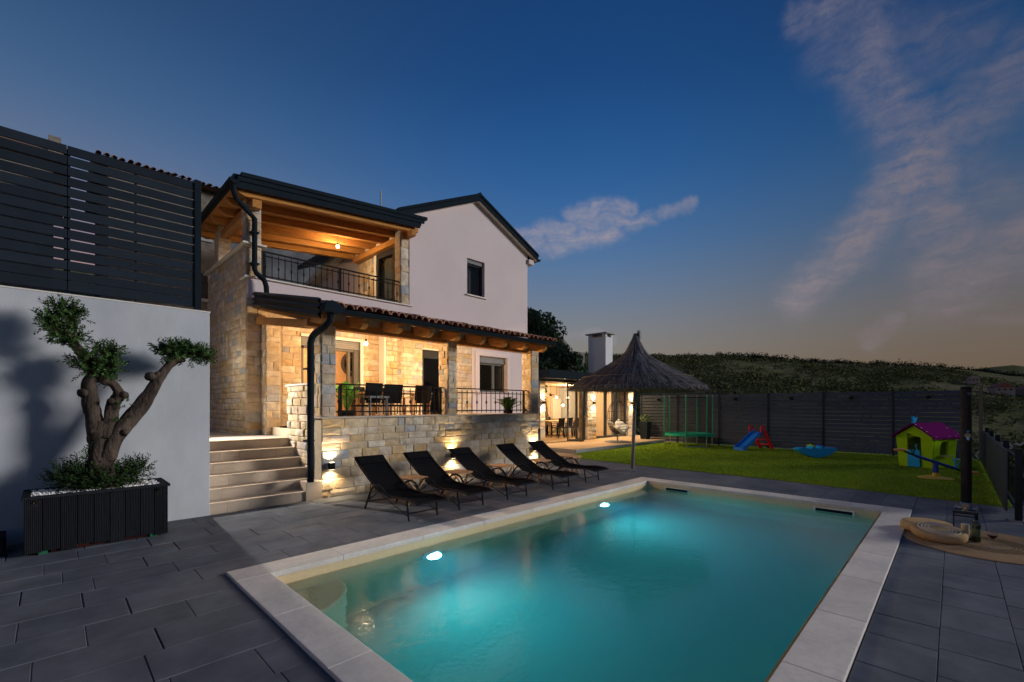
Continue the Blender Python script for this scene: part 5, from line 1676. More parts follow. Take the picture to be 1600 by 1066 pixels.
for k in range(9):
    MB().box(13.1 + .55 * k, 13.62 + .55 * k, 15.0, 15.38, PZ + .02, 2.05).build('cabinet', M['cabinet'], pv)
MB().box(19.4, 19.95, 14.6, 15.39, PZ + .02, 2.58).build('fireplace_breast', M['white'], pv)
MB().box(18.65, 19.32, 15.2, 15.38, .9, 2.0).build('white_panel', M['trim'], pv)
def leaf_door(x0, y0, x1, y1, zt=2.54):
    """one glazed leaf between two plan points"""
    d = Vector((x1 - x0, y1 - y0, 0)).normalized()
    p, q = Vector((x0, y0, 0)), Vector((x1, y1, 0))
    f = MB()
    for e, s in ((p, 1), (q, -1)):
        c = e + d * .04 * s
        f.bar((c.x, c.y, PZ + .02), (c.x, c.y, zt), .08, .06, d)
    for z in (PZ + .06, zt - .05):
        f.bar((p.x + d.x * .08, p.y + d.y * .08, z), (q.x - d.x * .08, q.y - d.y * .08, z), .06, .09)
    o = f.build('door_leaf', M['frame'], pv)
    nrm = Vector((-d.y, d.x, 0)) * .006
    a, b = p + d * .08, q - d * .08
    MB().hexa([(a.x - nrm.x, a.y - nrm.y, PZ + .1), (b.x - nrm.x, b.y - nrm.y, PZ + .1), (b.x + nrm.x, b.y + nrm.y, PZ + .1), (a.x + nrm.x, a.y + nrm.y, PZ + .1),
               (a.x - nrm.x, a.y - nrm.y, zt - .1), (b.x - nrm.x, b.y - nrm.y, zt - .1), (b.x + nrm.x, b.y + nrm.y, zt - .1), (a.x + nrm.x, a.y + nrm.y, zt - .1)]).build('pane', M['clear'], o)
    MB().box(p.x - .03, p.x + .03, p.y - .06, p.y, 1.1, 1.2).build('handle', M['chrome'], o)
leaf_door(14.75, PY + .1, 15.1, 10.72)
leaf_door(15.12, 10.74, 15.4, PY + .12)
leaf_door(15.42, PY + .14, 16.05, PY + .14)
for k in range(3):
    leaf_door(16.80 + .885 * k, PY + .16, 16.80 + .885 * (k + 1) - .01, PY + .16)
MB().box(13.32, 16.05, PY + .05, PY + .25, PZ, PZ + .02).build('door_track', M['frame'], pv)
c = MB()
for i in range(26):
    x0, x1 = 18.6 + .85 * i / 26, 18.6 + .85 * (i + 1) / 26
    c.quad((x0, PY + .42 + .03 * math.sin(i * 1.6), PZ + .02), (x1, PY + .42 + .03 * math.sin(i * 1.6 + 1.6), PZ + .02), (x1, PY + .42 + .03 * math.sin(i * 1.6 + 1.6), 2.55), (x0, PY + .42 + .03 * math.sin(i * 1.6), 2.55))
c.build('curtain', M['curtain'], pv, smooth=True)
lamp('pavilion_room_light', 'POINT', (17.6, 13.2, 2.35), 330, (1, .72, .40), pv, .15)

# ================================================================== lamps
def updown_lamp(x, y, z, label, group, pw=34):
    t = thing('wall_lamp', label, 'lamp', (x, y, z), group)
    MB().box(x - .045, x + .045, y - .105, y - .025, z - .06, z + .06).build('housing', M['black'], t, bevel=.004)
    MB().box(x - .03, x + .03, y - .026, y + .012, z - .04, z + .04).build('bracket', M['black'], t)
    for s in (1, -1):
        MB().box(x - .035, x + .035, y - .095, y - .035, z + s * .0605, z + s * .064).build('lens', M['lens'], t)
        lamp('wall_lamp_beam', 'SPOT', (x, y - .066, z + s * .075), pw, (1, .76, .46), t, .03, (0, .10, s), 135, .8)
updown_lamp(3.40, FY, .555, 'black up and down wall lamp on the porch wall nearest the steps', 'wall lamps on the porch base')
updown_lamp(6.07, FY, .53, 'black up and down wall lamp below the middle porch pillar', 'wall lamps on the porch base')
updown_lamp(8.74, FY, .50, 'black up and down wall lamp at the right end of the porch wall', 'wall lamps on the porch base')
updown_lamp(13.13, PY, 1.72, 'wall lamp on the left pier of the pavilion', 'wall lamps on the pavilion piers', 70)
updown_lamp(16.5, PY, 1.72, 'wall lamp on the middle pier of the pavilion', 'wall lamps on the pavilion piers', 70)
updown_lamp(19.75, PY, 1.72, 'wall lamp on the right pier of the pavilion, behind the parasol pole', 'wall lamps on the pavilion piers', 70)
def pendant(x, y, ztop, zb, label, pw, r=.05):
    t = thing('pendant_lamp', label, 'lamp', (x, y, ztop), 'bare pendant bulbs')
    MB().lathe([(.001, 0), (.045, 0), (.045, -.02), (.02, -.035)], (x, y, ztop), 14).build('ceiling_rose', M['black'], t, smooth=True)
    MB().tube([(x, y, ztop - .03), (x, y, zb + .1)], .004, 6).build('cord', M['black'], t)
    MB().lathe([(.018, .1), (.02, .05), (.018, .045)], (x, y, zb), 12).build('socket', M['black'], t, smooth=True)
    MB().lathe([(.001, -r), (r * .6, -r * .8), (r, 0), (r * .75, r * .6), (.018, .045)], (x, y, zb), 16).build('bulb', M['glow'], t, smooth=True)
    lamp('pendant_light', 'POINT', (x, y, zb - r - .03), pw, (1, .68, .36), t, .045)
pendant(4.72, 9.0, rz(9.0) - .14, 2.93, 'bare glowing bulb under the porch roof by the sliding door', 220, .045)
pendant(7.02, 9.0, rz(9.0) - .14, 2.90, 'bare glowing bulb under the porch roof behind the middle pillar', 200, .045)
pendant(5.47, 12.0, lz(5.47) - .005, 5.94, 'bare glowing bulb hanging from the loggia ceiling', 85, .05)

# ================================================================== loungers and side tables
def make_lounger():
    t = thing('sun_lounger', '', 'sun lounger', (0, 0, 0), 'sun loungers by the porch wall')
    seat = [(-.25, .265), (-.16, .285), (.05, .295), (.35, .272), (.62, .285), (.80, .30)]
    back = [(.78, .305), (.92, .375), (1.12, .475), (1.32, .59), (1.48, .70), (1.55, .755)]
    w = .25
    for s in (-1, 1):
        MB().tube([(s * w, y, z) for y, z in seat], .014, 8).build('seat_rail', M['tubeblack'], t, smooth=True)
        MB().tube([(s * w, y, z) for y, z in back], .014, 8).build('back_rail', M['tubeblack'], t, smooth=True)
        MB().tube([(s * .25, .02, .275), (s * .24, -.02, .0)], .013, 8).build('front_leg', M['tubeblack'], t, smooth=True)
        arc = [(s * .275, 1.16, .0), (s * .275, 1.09, .11), (s * .285, .97, .29), (s * .29, .86, .385), (s * .29, .74, .415), (s * .29, .62, .385), (s * .28, .54, .31), (s * .255, .50, .27)]
        MB().tube(arc, .0155, 8).build('arm_leg', M['tubeblack'], t, smooth=True)
        MB().tube([(s * .24, .0, .06), (s * .28, .62, .27)], .006, 6).build('brace_rod', M['tubeblack'], t)
        MB().tube([(s * .29, 1.10, .11), (s * .27, .82, .27)], .010, 6).build('rear_strut', M['tubeblack'], t)
        MB().tube([(s * .25, 1.02, .425), (s * .27, 1.02, .14)], .008, 6).build('back_stay', M['tubeblack'], t)
    MB().tube([(-.24, -.005, .10), (.24, -.005, .10)], .010, 8).build('front_bar', M['tubeblack'], t, smooth=True)
    MB().tube([(-.29, 1.10, .11), (.29, 1.10, .11)], .010, 8).build('rear_bar', M['tubeblack'], t, smooth=True)
    MB().tube([(-.25, -.25, .265), (.25, -.25, .265)], .013, 8).build('foot_bar', M['tubeblack'], t, smooth=True)
    MB().tube([(-.25, 1.55, .755), (.25, 1.55, .755)], .014, 8).build('head_bar', M['tubeblack'], t, smooth=True)
    def sling(path, sag, name):
        b = MB()
        n = 8
        P = []
        for i in range(len(path) - 1):
            for k in range(4):
                u = k / 4
                P.append((path[i][0] + (path[i + 1][0] - path[i][0]) * u, path[i][1] + (path[i + 1][1] - path[i][1]) * u))
        P.append(path[-1])
        for side in (0, 1):
            for i, (y, z) in enumerate(P):
                e = math.sin(PI * i / (len(P) - 1)) ** .5 if 0 < i < len(P) - 1 else 0
                for j in range(n + 1):
                    x = -w + 2 * w * j / n
                    b.v.append((x, y, z - sag * e * (1 - (x / w) ** 2) - .004 * side))
        m = len(P) * (n + 1)
        for i in range(len(P) - 1):
            for j in range(n):
                a = i * (n + 1) + j
                b.f += [(a, a + 1, a + n + 2, a + n + 1), (m + a + 1, m + a, m + a + n + 1, m + a + n + 2)]
                b.m += [0, 0]
        b.build(name, M['sling'], t, smooth=True, angle=180)
    sling(seat, .03, 'seat_sling')
    sling(back, .02, 'back_sling')
    hp = MB().hexa([(-.24, 1.40, .648), (.24, 1.40, .648), (.24, 1.54, .752), (-.24, 1.54, .752), (-.24, 1.385, .668), (.24, 1.385, .668), (.24, 1.525, .772), (-.24, 1.525, .772)])
    hp.build('headrest', M['sling'], t, bevel=.012)
    return t
lg = make_lounger()
LOUNGE = [(3.70, 5.40, 0.0, 'black sling sun lounger nearest the steps, first in the row'), (4.61, 5.42, -.01, 'black sun lounger second from the steps'), (5.66, 5.43, .015, 'black sun lounger in the middle of the row of five'),
          (6.90, 5.44, -.01, 'black sun lounger fourth from the steps'), (7.97, 5.45, .02, 'black sun lounger farthest from the steps, nearest the lawn')]
for k, (x, y, a, lab) in enumerate(LOUNGE):
    o = lg if k == 0 else copy_tree(lg)
    o.location = (x, y, .002)
    o.rotation_euler.z = a
    o['label'] = lab
def make_table():
    t = thing('side_table', '', 'side table', (0, 0, 0), 'folding teak tables between the loungers')
    for k in range(6):
        x = -.2 + .4 * k / 6
        MB().box(x + .004, x + .0627, -.2, .2, .405, .42).build('slat', M['teak'], t, bevel=.003, seg=1)
    for y in (-.17, .17):
        MB().box(-.2, .2, y - .012, y + .012, .385, .4045).build('batten', M['teak'], t)
    for s in (-1, 1):
        y = s * .15
        MB().bar((-.18, y, .0), (.16, y, .385), .02, .034, (0, 1, 0)).build('leg', M['teak'], t)
        MB().bar((.18, y + .022 * -s, .0), (-.16, y + .022 * -s, .385), .02, .034, (0, 1, 0)).build('leg', M['teak'], t)
    MB().box(-.014, .014, -.15, .15, .16, .185).build('stretcher', M['teak'], t)
    return t
tbp = make_table()
TABLES = [(4.17, 6.42, .1, 'teak folding side table between the first and second loungers'), (5.12, 6.38, -.05, 'teak folding side table between the second and third loungers'), (6.26, 6.42, .05, 'teak folding side table between the third and fourth loungers'),
          (7.42, 6.46, -.1, 'teak folding side table between the fourth and fifth loungers'), (8.56, 6.45, .08, 'teak folding side table right of the last lounger')]
for k, (x, y, a, lab) in enumerate(TABLES):
    o = tbp if k == 0 else copy_tree(tbp)
    o.location = (x, y, .002)
    o.rotation_euler.z = a
    o['label'] = lab

# ================================================================== thatched parasol
ux, uy = 9.97, 5.63
um = thing('thatched_parasol', 'conical thatched parasol on a grey pole at the edge of the paving', 'parasol', (ux, uy, 0))
tip = Vector((ux + .11, uy - .12, 3.40))
MB().tube([(ux, uy, 0), (ux + .045, uy - .05, 1.9), (ux + .07, uy - .075, 2.9)], .042, 14).build('pole', mat('grey_pole', (.16, .15, .145), .5, .1, 5), um, smooth=True)
MB().lathe([(.12, 0), (.12, .008), (.06, .02), (.055, .06)], (ux, uy, .001), 20).build('base_plate', M['galv'], um, smooth=True)
cx0, cy0 = ux + .05, uy - .055
def canopy_r(t):          # 0 at tip, 1 at rim
    return 1.64 * (.03 + .97 * (t ** 1.12)) if t > .22 else .055 + .62 * t * t * 4.1
def canopy_z(t):
    zs = [(0, 3.30), (.1, 3.08), (.22, 2.88), (.4, 2.68), (.6, 2.45), (.8, 2.24), (1.0, 2.03)]
    return lerp_table(zs, t)
RAD = [(0, .02), (.1, .06), (.22, .14), (.4, .43), (.6, .85), (.8, 1.27), (1.0, 1.66)]
prof = [(lerp_table(RAD, i / 14) - .02, canopy_z(i / 14) - .035) for i in range(15)]
prof = prof[::-1]
un = MB().lathe([(lerp_table(RAD, 1) - .05, 1.985)] + prof, (cx0, cy0, 0), 40)
un.build('thatch_lining', mat('thatch_under', (.09, .07, .055), .95, .3, 20, .8, 60), um, smooth=True)
th = MB()
tr = random.Random(44)
for layer, (t0, t1, cnt) in enumerate([(.55, 1.03, 2700), (.3, .86, 2000), (.05, .6, 1300), (-.04, .3, 600)]):
    for _ in range(cnt):
        a = tr.uniform(0, 2 * PI)
        ta = t0 + tr.uniform(-.06, .12)
        tb_ = t1 + tr.uniform(-.14, .045)
        if tb_ <= ta + .1: continue
        ta = max(0, ta)
        da = tr.gauss(0, .06)
        pts = []
        lift = .004 + .034 * tr.random() ** 2 + .012 * layer
        for q in (0, .5, 1):
            t = ta + (tb_ - ta) * q
            rr_ = lerp_table(RAD, min(1.0, t)) + max(0, t - 1) * 1.0 + lift * .3
            zz = canopy_z(min(1, t)) + lift - max(0, t - 1) * 1.3
            aa = a + da * q
            pts.append(Vector((cx0 + rr_ * math.cos(aa), cy0 + rr_ * math.sin(aa), zz)))
        w = tr.uniform(.003, .008)
        sd = Vector((-math.sin(a), math.cos(a), 0)) * w
        th.add([pts[0] - sd * .6, pts[0] + sd * .6, pts[1] + sd, pts[1] - sd, pts[2] + sd * .7, pts[2] - sd * .7], [(0, 1, 2, 3), (3, 2, 4, 5)])
for _ in range(160):       # tuft at the tip
    a = tr.uniform(0, 2 * PI); r0 = tr.uniform(.02, .07)
    p0 = Vector((cx0 + r0 * math.cos(a), cy0 + r0 * math.sin(a), 3.05 + tr.uniform(-.1, .1)))
    p1 = tip + Vector((tr.gauss(0, .025), tr.gauss(0, .025), tr.uniform(-.16, .06)))
    sd = Vector((-math.sin(a), math.cos(a), 0)) * .005
    th.add([p0 - sd, p0 + sd, p1 + sd * .5, p1 - sd * .5], [(0, 1, 2, 3)])
th.build('thatch', M['thatch'], um, kind='stuff')
fr = MB()
for k in range(700):       # ragged fringe below the rim
    a = 2 * PI * k / 700 + tr.uniform(-.01, .01)
    p0 = Vector((cx0 + 1.64 * math.cos(a), cy0 + 1.64 * math.sin(a), 2.055))
    p1 = p0 + Vector((math.cos(a) * tr.uniform(-.02, .04), math.sin(a) * tr.uniform(-.02, .04), -tr.uniform(.05, .12)))
    sd = Vector((-math.sin(a), math.cos(a), 0)) * tr.uniform(.004, .01)
    fr.add([p0 - sd, p0 + sd, p1 + sd * .5, p1 - sd * .5], [(0, 1, 2, 3)])
fr.build('thatch_fringe', M['thatch'], um, kind='stuff')
for t in (.52, .80):       # binding wires
    rr_, zz = lerp_table(RAD, t) + .035, canopy_z(t) + .045
    MB().tube([(cx0 + rr_ * math.cos(2 * PI * i / 48), cy0 + rr_ * math.sin(2 * PI * i / 48), zz + .008 * math.sin(i * 2.1)) for i in range(49)], .006, 5, False).build('binding', mat('binding_cord', (.22, .18, .14), .9), um, smooth=True)
for k in range(8):
    a = 2 * PI * k / 8
    MB().tube([(cx0, cy0, 2.85), (cx0 + 1.55 * math.cos(a), cy0 + 1.55 * math.sin(a), 2.04)], .018, 6).build('rib', M['teak'], um, smooth=True)

# ================================================================== trampoline
tx, ty, tr_ = 17.72, 7.50, .90
tp = thing('trampoline', 'small round trampoline with green skirt and net poles by the fence', 'trampoline', (tx, ty, 0))
MB().lathe([(tr_ - .22, .50), (tr_ - .2, .52), (tr_, .515), (tr_ + .03, .48), (tr_ + .03, .42), (tr_ - .01, .44), (tr_ - .02, .49), (tr_ - .22, .49)], (tx, ty, 0), 40).build('skirt', M['green_pvc'], tp, smooth=True)
MB().lathe([(.001, .495), (tr_ - .2, .495)], (tx, ty, 0), 40).build('mat', M['net'], tp)
MB().tube([(tx + tr_ * math.cos(2 * PI * i / 40), ty + tr_ * math.sin(2 * PI * i / 40), .46) for i in range(41)], .02, 8, False).build('ring', M['galv'], tp, smooth=True)
for k in range(3):
    a0 = math.radians(100 + 120 * k)
    for s in (-1, 1):
        a = a0 + s * .42
        x, y = tx + (tr_ + .02) * math.cos(a), ty + (tr_ + .02) * math.sin(a)
        MB().tube([(x, y, 0.02), (x, y, .48)], .018, 8).build('leg', M['galv'], tp, smooth=True)
        x2, y2 = tx + (tr_ + .045) * math.cos(a), ty + (tr_ + .045) * math.sin(a)
        MB().tube([(x2, y2, .30), (x2, y2, 1.98)], .024, 8).build('net_pole', M['green_pvc'], tp, smooth=True)
        MB().lathe([(.026, 0), (.026, .03), (.001, .05)], (x2, y2, 1.975), 8).build('pole_cap', M['galv'], tp)
    pts = []
    for i in range(9):
        a = a0 - .42 + .84 * i / 8
        pts.append((tx + (tr_ + .02) * math.cos(a), ty + (tr_ + .02) * math.sin(a), .03 + .02 * math.sin(PI * i / 8)))
    MB().tube(pts, .016, 8).build('foot_tube', M['galv'], tp, smooth=True)
nt_ = MB()
for k in range(72):        # safety net: vertical threads and hoops
    a = 2 * PI * k / 72
    nt_.tube([(tx + .80 * math.cos(a), ty + .80 * math.sin(a), .5), (tx + .82 * math.cos(a), ty + .82 * math.sin(a), 1.92)], .0022, 3, False)
for j in range(20):
    z = .55 + 1.36 * j / 19
    nt_.tube([(tx + .81 * math.cos(2 * PI * i / 36), ty + .81 * math.sin(2 * PI * i / 36), z) for i in range(37)], .0022, 3, False)
nt_.build('safety_net', M['net'], tp, kind='stuff')
MB().tube([(tx + .82 * math.cos(2 * PI * i / 36), ty + .82 * math.sin(2 * PI * i / 36), 1.92) for i in range(37)], .012, 6, False).build('net_hem', M['net'], tp, smooth=True)

# ================================================================== toys on the lawn
# slide: blue chute coming down towards the pool, red ladder frame behind
sl_ = thing('toy_slide', 'small toy slide with blue chute and red ladder near the fence', 'slide', (17.3, 5.25, 0))
def slide_pt(u, v, z):     # u down the chute from ladder side, v across
    ax, ay = Vector((-.93, .37)), Vector((.37, .93))
    o = Vector((18.25, 5.02))
    q = o + ax * u + ay * v
    return (q.x, q.y, z)
chute = [(.18, .62), (.30, .60), (.55, .44), (.80, .27), (1.0, .15), (1.12, .10), (1.22, .10)]
b = MB()
W = .20
sect = [(-W, .09), (-W + .025, .09), (-W + .03, .01), (W - .03, .01), (W - .025, .09), (W, .09), (W, -.03), (-W, -.03)]
for (u, z) in chute:
    for (v, dz) in sect:
        b.v.append(slide_pt(u, v, z + dz))
m_ = len(sect)
for i in range(len(chute) - 1):
    for j in range(m_):
        b.f.append((i * m_ + j, i * m_ + (j + 1) % m_, (i + 1) * m_ + (j + 1) % m_, (i + 1) * m_ + j)); b.m.append(0)
b.f += [tuple(range(m_)), tuple((len(chute) - 1) * m_ + j for j in range(m_))]; b.m += [0, 0]
b.build('chute', M['toy_blue'], sl_, bevel=.006)
MB().hexa([slide_pt(1.05, -.2, 0), slide_pt(1.24, -.2, 0), slide_pt(1.24, .2, 0), slide_pt(1.05, .2, 0), slide_pt(1.05, -.2, .07), slide_pt(1.22, -.2, .08), slide_pt(1.22, .2, .08), slide_pt(1.05, .2, .07)]).build('chute_foot', M['toy_blue'], sl_, bevel=.008)
for s in (-1, 1):
    v = s * .23
    MB().hexa([slide_pt(-.30, v - .03, 0), slide_pt(-.16, v - .03, 0), slide_pt(-.16, v + .03, 0), slide_pt(-.30, v + .03, 0), slide_pt(.14, v - .03, .72), slide_pt(.24, v - .03, .72), slide_pt(.24, v + .03, .72), slide_pt(.14, v + .03, .72)]).build('ladder_side', M['toy_red'], sl_, bevel=.012)
    pts = [slide_pt(.18, v, .66), slide_pt(.20, v, .80), slide_pt(.26, v, .87), slide_pt(.34, v, .86), slide_pt(.38, v, .76), slide_pt(.36, v, .63)]
    MB().tube(pts, .026, 10).build('grip', M['toy_red'], sl_, smooth=True)
for k in range(3):
    u = -.12 + .11 * k
    z = .16 + .18 * k
    MB().hexa([slide_pt(u - .06, -.2, z), slide_pt(u + .05, -.2, z), slide_pt(u + .05, .2, z), slide_pt(u - .06, .2, z), slide_pt(u - .06, -.2, z + .04), slide_pt(u + .05, -.2, z + .04), slide_pt(u + .05, .2, z + .04), slide_pt(u - .06, .2, z + .04)]).build('rung', M['toy_red'], sl_, bevel=.008)

# blue rocker: crescent hull with two seats and coloured grips, lying across the view
rk = thing('rocker_toy', 'blue crescent shaped rocking toy with grips, lying on the lawn', 'rocker', (16.6, 3.2, .01))
rd = Vector((.70, -.714, 0)); rn = Vector((.714, .70, 0)); ro = Vector((16.45, 3.05, .012))
def rp(a, z, d):
    q = ro + rd * a + rn * d
    return (q.x, q.y, z * .82 + .012)
outl = []
for i in range(17):        # belly
    a = -.60 + 1.2 * i / 16
    outl.append((a, .30 * (abs(a) / .60) ** 2.1))
outl += [(.60, .33), (.52, .37), (.38, .37), (.30, .345), (.20, .34), (.16, .42), (.12, .425), (.09, .34), (-.09, .335), (-.12, .425), (-.16, .42), (-.2, .34), (-.30, .345), (-.38, .37), (-.52, .37), (-.60, .33)]
b = MB()
n_ = len(outl)
for d, sc_ in ((-.15, .92), (-.11, 1.0), (.11, 1.0), (.15, .92)):
    for (a, z) in outl:
        b.v.append(rp(a * (1 if sc_ == 1 else .985), .2 + (z - .2) * sc_, d))
for L_ in range(3):
    for i in range(n_):
        b.f.append((L_ * n_ + i, L_ * n_ + (i + 1) % n_, (L_ + 1) * n_ + (i + 1) % n_, (L_ + 1) * n_ + i)); b.m.append(0)
b.f += [tuple(reversed(range(n_))), tuple(3 * n_ + i for i in range(n_))]; b.m += [0, 0]
b.build('hull', M['toy_cyan'], rk, smooth=True)
for (a, m) in ((-.14, M['toy_lime']), (.14, M['toy_navy'])):
    MB().tube([rp(a, .44, -.17), rp(a, .455, 0), rp(a, .44, .17)], .018, 8).build('grip', m, rk, smooth=True)
    MB().tube([rp(a, .40, 0), rp(a, .50, 0)], .022, 8).build('grip_stem', m, rk, smooth=True)
MB().tube([rp(-.02, .34, 0), rp(0, .43, 0)], .02, 8).build('middle_knob', M['toy_yellow'], rk)

# playhouse
ph = thing('playhouse', 'lime green toy playhouse with purple roof and blue half door', 'playhouse', (15.7, .4, 0))
C0 = Vector((15.52, .40)); CU = Vector((.42, .907)); CV = Vector((.907, -.42))   # CU along door wall, CV along window wall
PW, PD = .70, 1.02
def hp_(u, v, z):
    q = C0 + CU * u + CV * v
    return (q.x, q.y, z)
lime = M['toy_lime']
def flare(z): return .05 * (z / .8)
# door wall (v = 0), pentagon with doorway, made of pieces round the opening
def wallpoly(pts2, fn, th_, name, m):
    b = MB()
    n = len(pts2)
    b.v = [fn(a, z, 0) for a, z in pts2] + [fn(a, z, th_) for a, z in pts2]
    b.f = [tuple(range(n)), tuple(reversed(range(n, 2 * n)))] + [(i, n + i, n + (i + 1) % n, (i + 1) % n) for i in range(n)]
    b.m = [0] * len(b.f)
    return b.build(name, m, ph)
fd = lambda a, z, t: hp_(a + (flare(z) if a > PW / 2 else -flare(z)) * (1 if a in (0, PW) else 0), t - flare(z), z)
wallpoly([(0, 0), (.20, 0), (.20, .78), (0, .80)], fd, .05, 'wall', lime)
wallpoly([(.50, 0), (PW, 0), (PW, .80), (.50, .88)], fd, .05, 'wall', lime)
wallpoly([(.20, .78), (.50, .88), (PW, .80), (PW * .5, 1.08), (0, .80)], fd, .05, 'gable', lime)
fb = lambda a, z, t: hp_(a, PD - t + flare(z), z)
wallpoly([(0, 0), (PW, 0), (PW, .80), (PW / 2, 1.08), (0, .80)], fb, .05, 'wall', lime)
fs_ = lambda a, z, t: hp_(t - flare(z), a + (flare(z) if a > .9 else (-flare(z) if a < .05 else 0)), z)
for pts2 in ([(.052, 0), (PD - .052, 0), (PD - .052, .30), (.052, .30)], [(.052, .30), (.30, .30), (.30, .56), (.36, .68), (.052, .80)], [(.66, .30), (PD - .052, .30), (PD - .052, .80), (.66, .70)], [(.36, .68), (.66, .70), (PD - .052, .80), (.052, .80)]):
    wallpoly(pts2, fs_, .045, 'wall', lime)
fo = lambda a, z, t: hp_(PW - t + flare(z), a, z)
wallpoly([(.052, 0), (PD - .052, 0), (PD - .052, .80), (.052, .80)], fo, .045, 'wall', lime)
wallpoly([(.225, .02), (.495, .02), (.495, .46), (.225, .46)], lambda a, z, t: hp_(a, t - .025 - flare(z), z), .04, 'half_door', M['toy_cyan'])
wallpoly([(.27, .30), (.69, .30), (.69, .335), (.27, .335)], lambda a, z, t: hp_(t - .14, a, z), .16, 'window_ledge', mat('ledge_green', (.33, .40, .10), .5))
for s in (0, 1):
    b = MB()
    e, r0 = (-.11, .5 * PW) if s == 0 else (PW + .11, .5 * PW)
    zl, zr = .755, 1.11
    vs = []
    for dz in (0, .045):
        for i in range(7):
            v = -.13 + (PD + .26) * i / 6
            wob = .02 * math.cos(i * PI)
            vs += [hp_(e, v, zl + dz + wob * .6), hp_((e + r0) / 2, v, (zl + zr) / 2 + dz + .015), hp_(r0, v, zr + dz)]
    b.v = vs
    for k in (0, 21):
        for i in range(6):
            for j in range(2):
                a = k + i * 3 + j
                b.f.append((a, a + 1, a + 4, a + 3) if k == 0 else (a + 3, a + 4, a + 1, a))
    for i in range(6):
        b.f.append((i * 3, i * 3 + 3, 21 + i * 3 + 3, 21 + i * 3))
    for j in range(2):
        b.f += [(j, 21 + j, 22 + j, j + 1), (18 + j, 19 + j, 40 + j, 39 + j)]
    b.m = [0] * len(b.f)
    b.build('roof', M['toy_purple'], ph, smooth=True, angle=30)
for k, (u, v, z) in enumerate([(-.085, .02, .80), (-.085, .30, .80), (-.085, .58, .80), (-.085, .86, .80), (.04, -.115, .93), (.15, -.115, 1.02), (.27, -.115, 1.10), (.12, .9, 1.0), (-.03, 1.05, .86)]):
    MB().lathe([(.001, .016), (.014, .010), (.018, 0)], hp_(u, v, z + .01), 8).build('roof_peg', M['trim'], ph)
bird = [(0, 0), (.03, .07), (.0, .14), (.03, .18), (.07, .13), (.11, .10), (.15, .15), (.19, .14), (.15, .06), (.10, .01)]
b = MB()
n_ = len(bird)
b.v = [hp_(.35 - .02, a - .12, 1.15 + z) for a, z in bird] + [hp_(.35 + .02, a - .12, 1.15 + z) for a, z in bird]
b.f = [tuple(range(n_)), tuple(reversed(range(n_, 2 * n_)))] + [(i, n_ + i, n_ + (i + 1) % n_, (i + 1) % n_) for i in range(n_)]
b.m = [0] * len(b.f)
b.build('bird_vane', M['toy_cyan'], ph)

# seesaw spinner: yellow disc foot, blue post and beam, orange seats
sx_, sy_ = 13.55, .28
ss = thing('seesaw', 'blue beam seesaw with orange seats on a yellow disc, before the playhouse', 'seesaw', (sx_, sy_, 0))
sd_ = Vector((.66, -.75, 0)).normalized()
MB().lathe([(.30, 0), (.30, .015), (.20, .035), (.06, .05), (.055, .12)], (sx_, sy_, .013), 28).build('disc_foot', M['toy_yellow'], ss, smooth=True)
MB().tube([(sx_, sy_, .1), (sx_, sy_, .34)], [.055, .045], 14).build('post', M['toy_navy'], ss, smooth=True)
def sp(a, dz=0): return (sx_ + sd_.x * a, sy_ + sd_.y * a, .36 - .33 * a + dz)
MB().tube([sp(-.42), sp(.38)], .032, 10).build('beam', M['toy_navy'], ss, smooth=True)
for s in (-1, 1):
    MB().tube([sp(s * .40), sp(s * .66, .02 * -s)], .02, 8).build('arm', M['iron'], ss, smooth=True)
    c = Vector(sp(s * .74, .02))
    MB().lathe([(.001, .03), (.10, .028), (.125, .012), (.11, -.015), (.001, -.02)], c, 20).build('seat', M['toy_orange'], ss, smooth=True)
    h0 = Vector(sp(s * .46))
    pr_ = Vector((-sd_.y, sd_.x, 0)) * .12
    top = h0 + Vector((0, 0, .22))
    MB().tube([h0, h0 + Vector((0, 0, .1)), top - pr_ * .9, top + pr_ * .9 + Vector((0, 0, .01)), h0 + pr_ * .2], .010, 6).build('handlebar', M['toy_cyan'] if s > 0 else M['iron'], ss, smooth=True)
    MB().tube([h0 - sd_ * .05 * s, h0 - sd_ * .05 * s + Vector((0, 0, .24))], .014, 6).build('handle_stem', M['toy_cyan'], ss)

# ================================================================== solar shower column
hx_, hy_ = 9.94, -.14
sw_ = thing('shower_column', 'black solar shower column with chrome tap at the paving edge', 'shower', (hx_, hy_, 0))
MB().tube([(hx_, hy_, .05), (hx_, hy_, 1.85)], .063, 20).build('tank', mat('gloss_black', (.008, .008, .010), .4, .1, 5, spec=.25), sw_, smooth=True)
MB().lathe([(.066, 0), (.068, .03), (.05, .045), (.001, .05)], (hx_, hy_, 1.85), 20).build('cap', M['black'], sw_, smooth=True)
MB().lathe([(.14, 0), (.14, .012), (.075, .02), (.075, .09), (.064, .1)], (hx_, hy_, .001), 24).build('foot_flange', M['galv'], sw_, smooth=True)
for (dx, dy) in ((.11, 0), (-.11, 0), (0, .11), (0, -.11)):
    MB().tube([(hx_ + dx, hy_ + dy, .012), (hx_ + dx, hy_ + dy, .05)], .012, 6).build('bolt', M['galv'], sw_)
fdir = Vector((-.8, -.1, 0)).normalized()
def fr_(d, z, s=0): return (hx_ + fdir.x * d - fdir.y * s, hy_ + fdir.y * d + fdir.x * s, z)
MB().tube([fr_(.06, 1.80), fr_(.13, 1.80), fr_(.145, 1.78)], [.02, .018, .04], 12).build('shower_head', M['chrome'], sw_, smooth=True)
tp_ = MB().tube([fr_(.06, 1.14), fr_(.125, 1.14)], .038, 14).build('tap', M['chrome'], sw_, smooth=True)
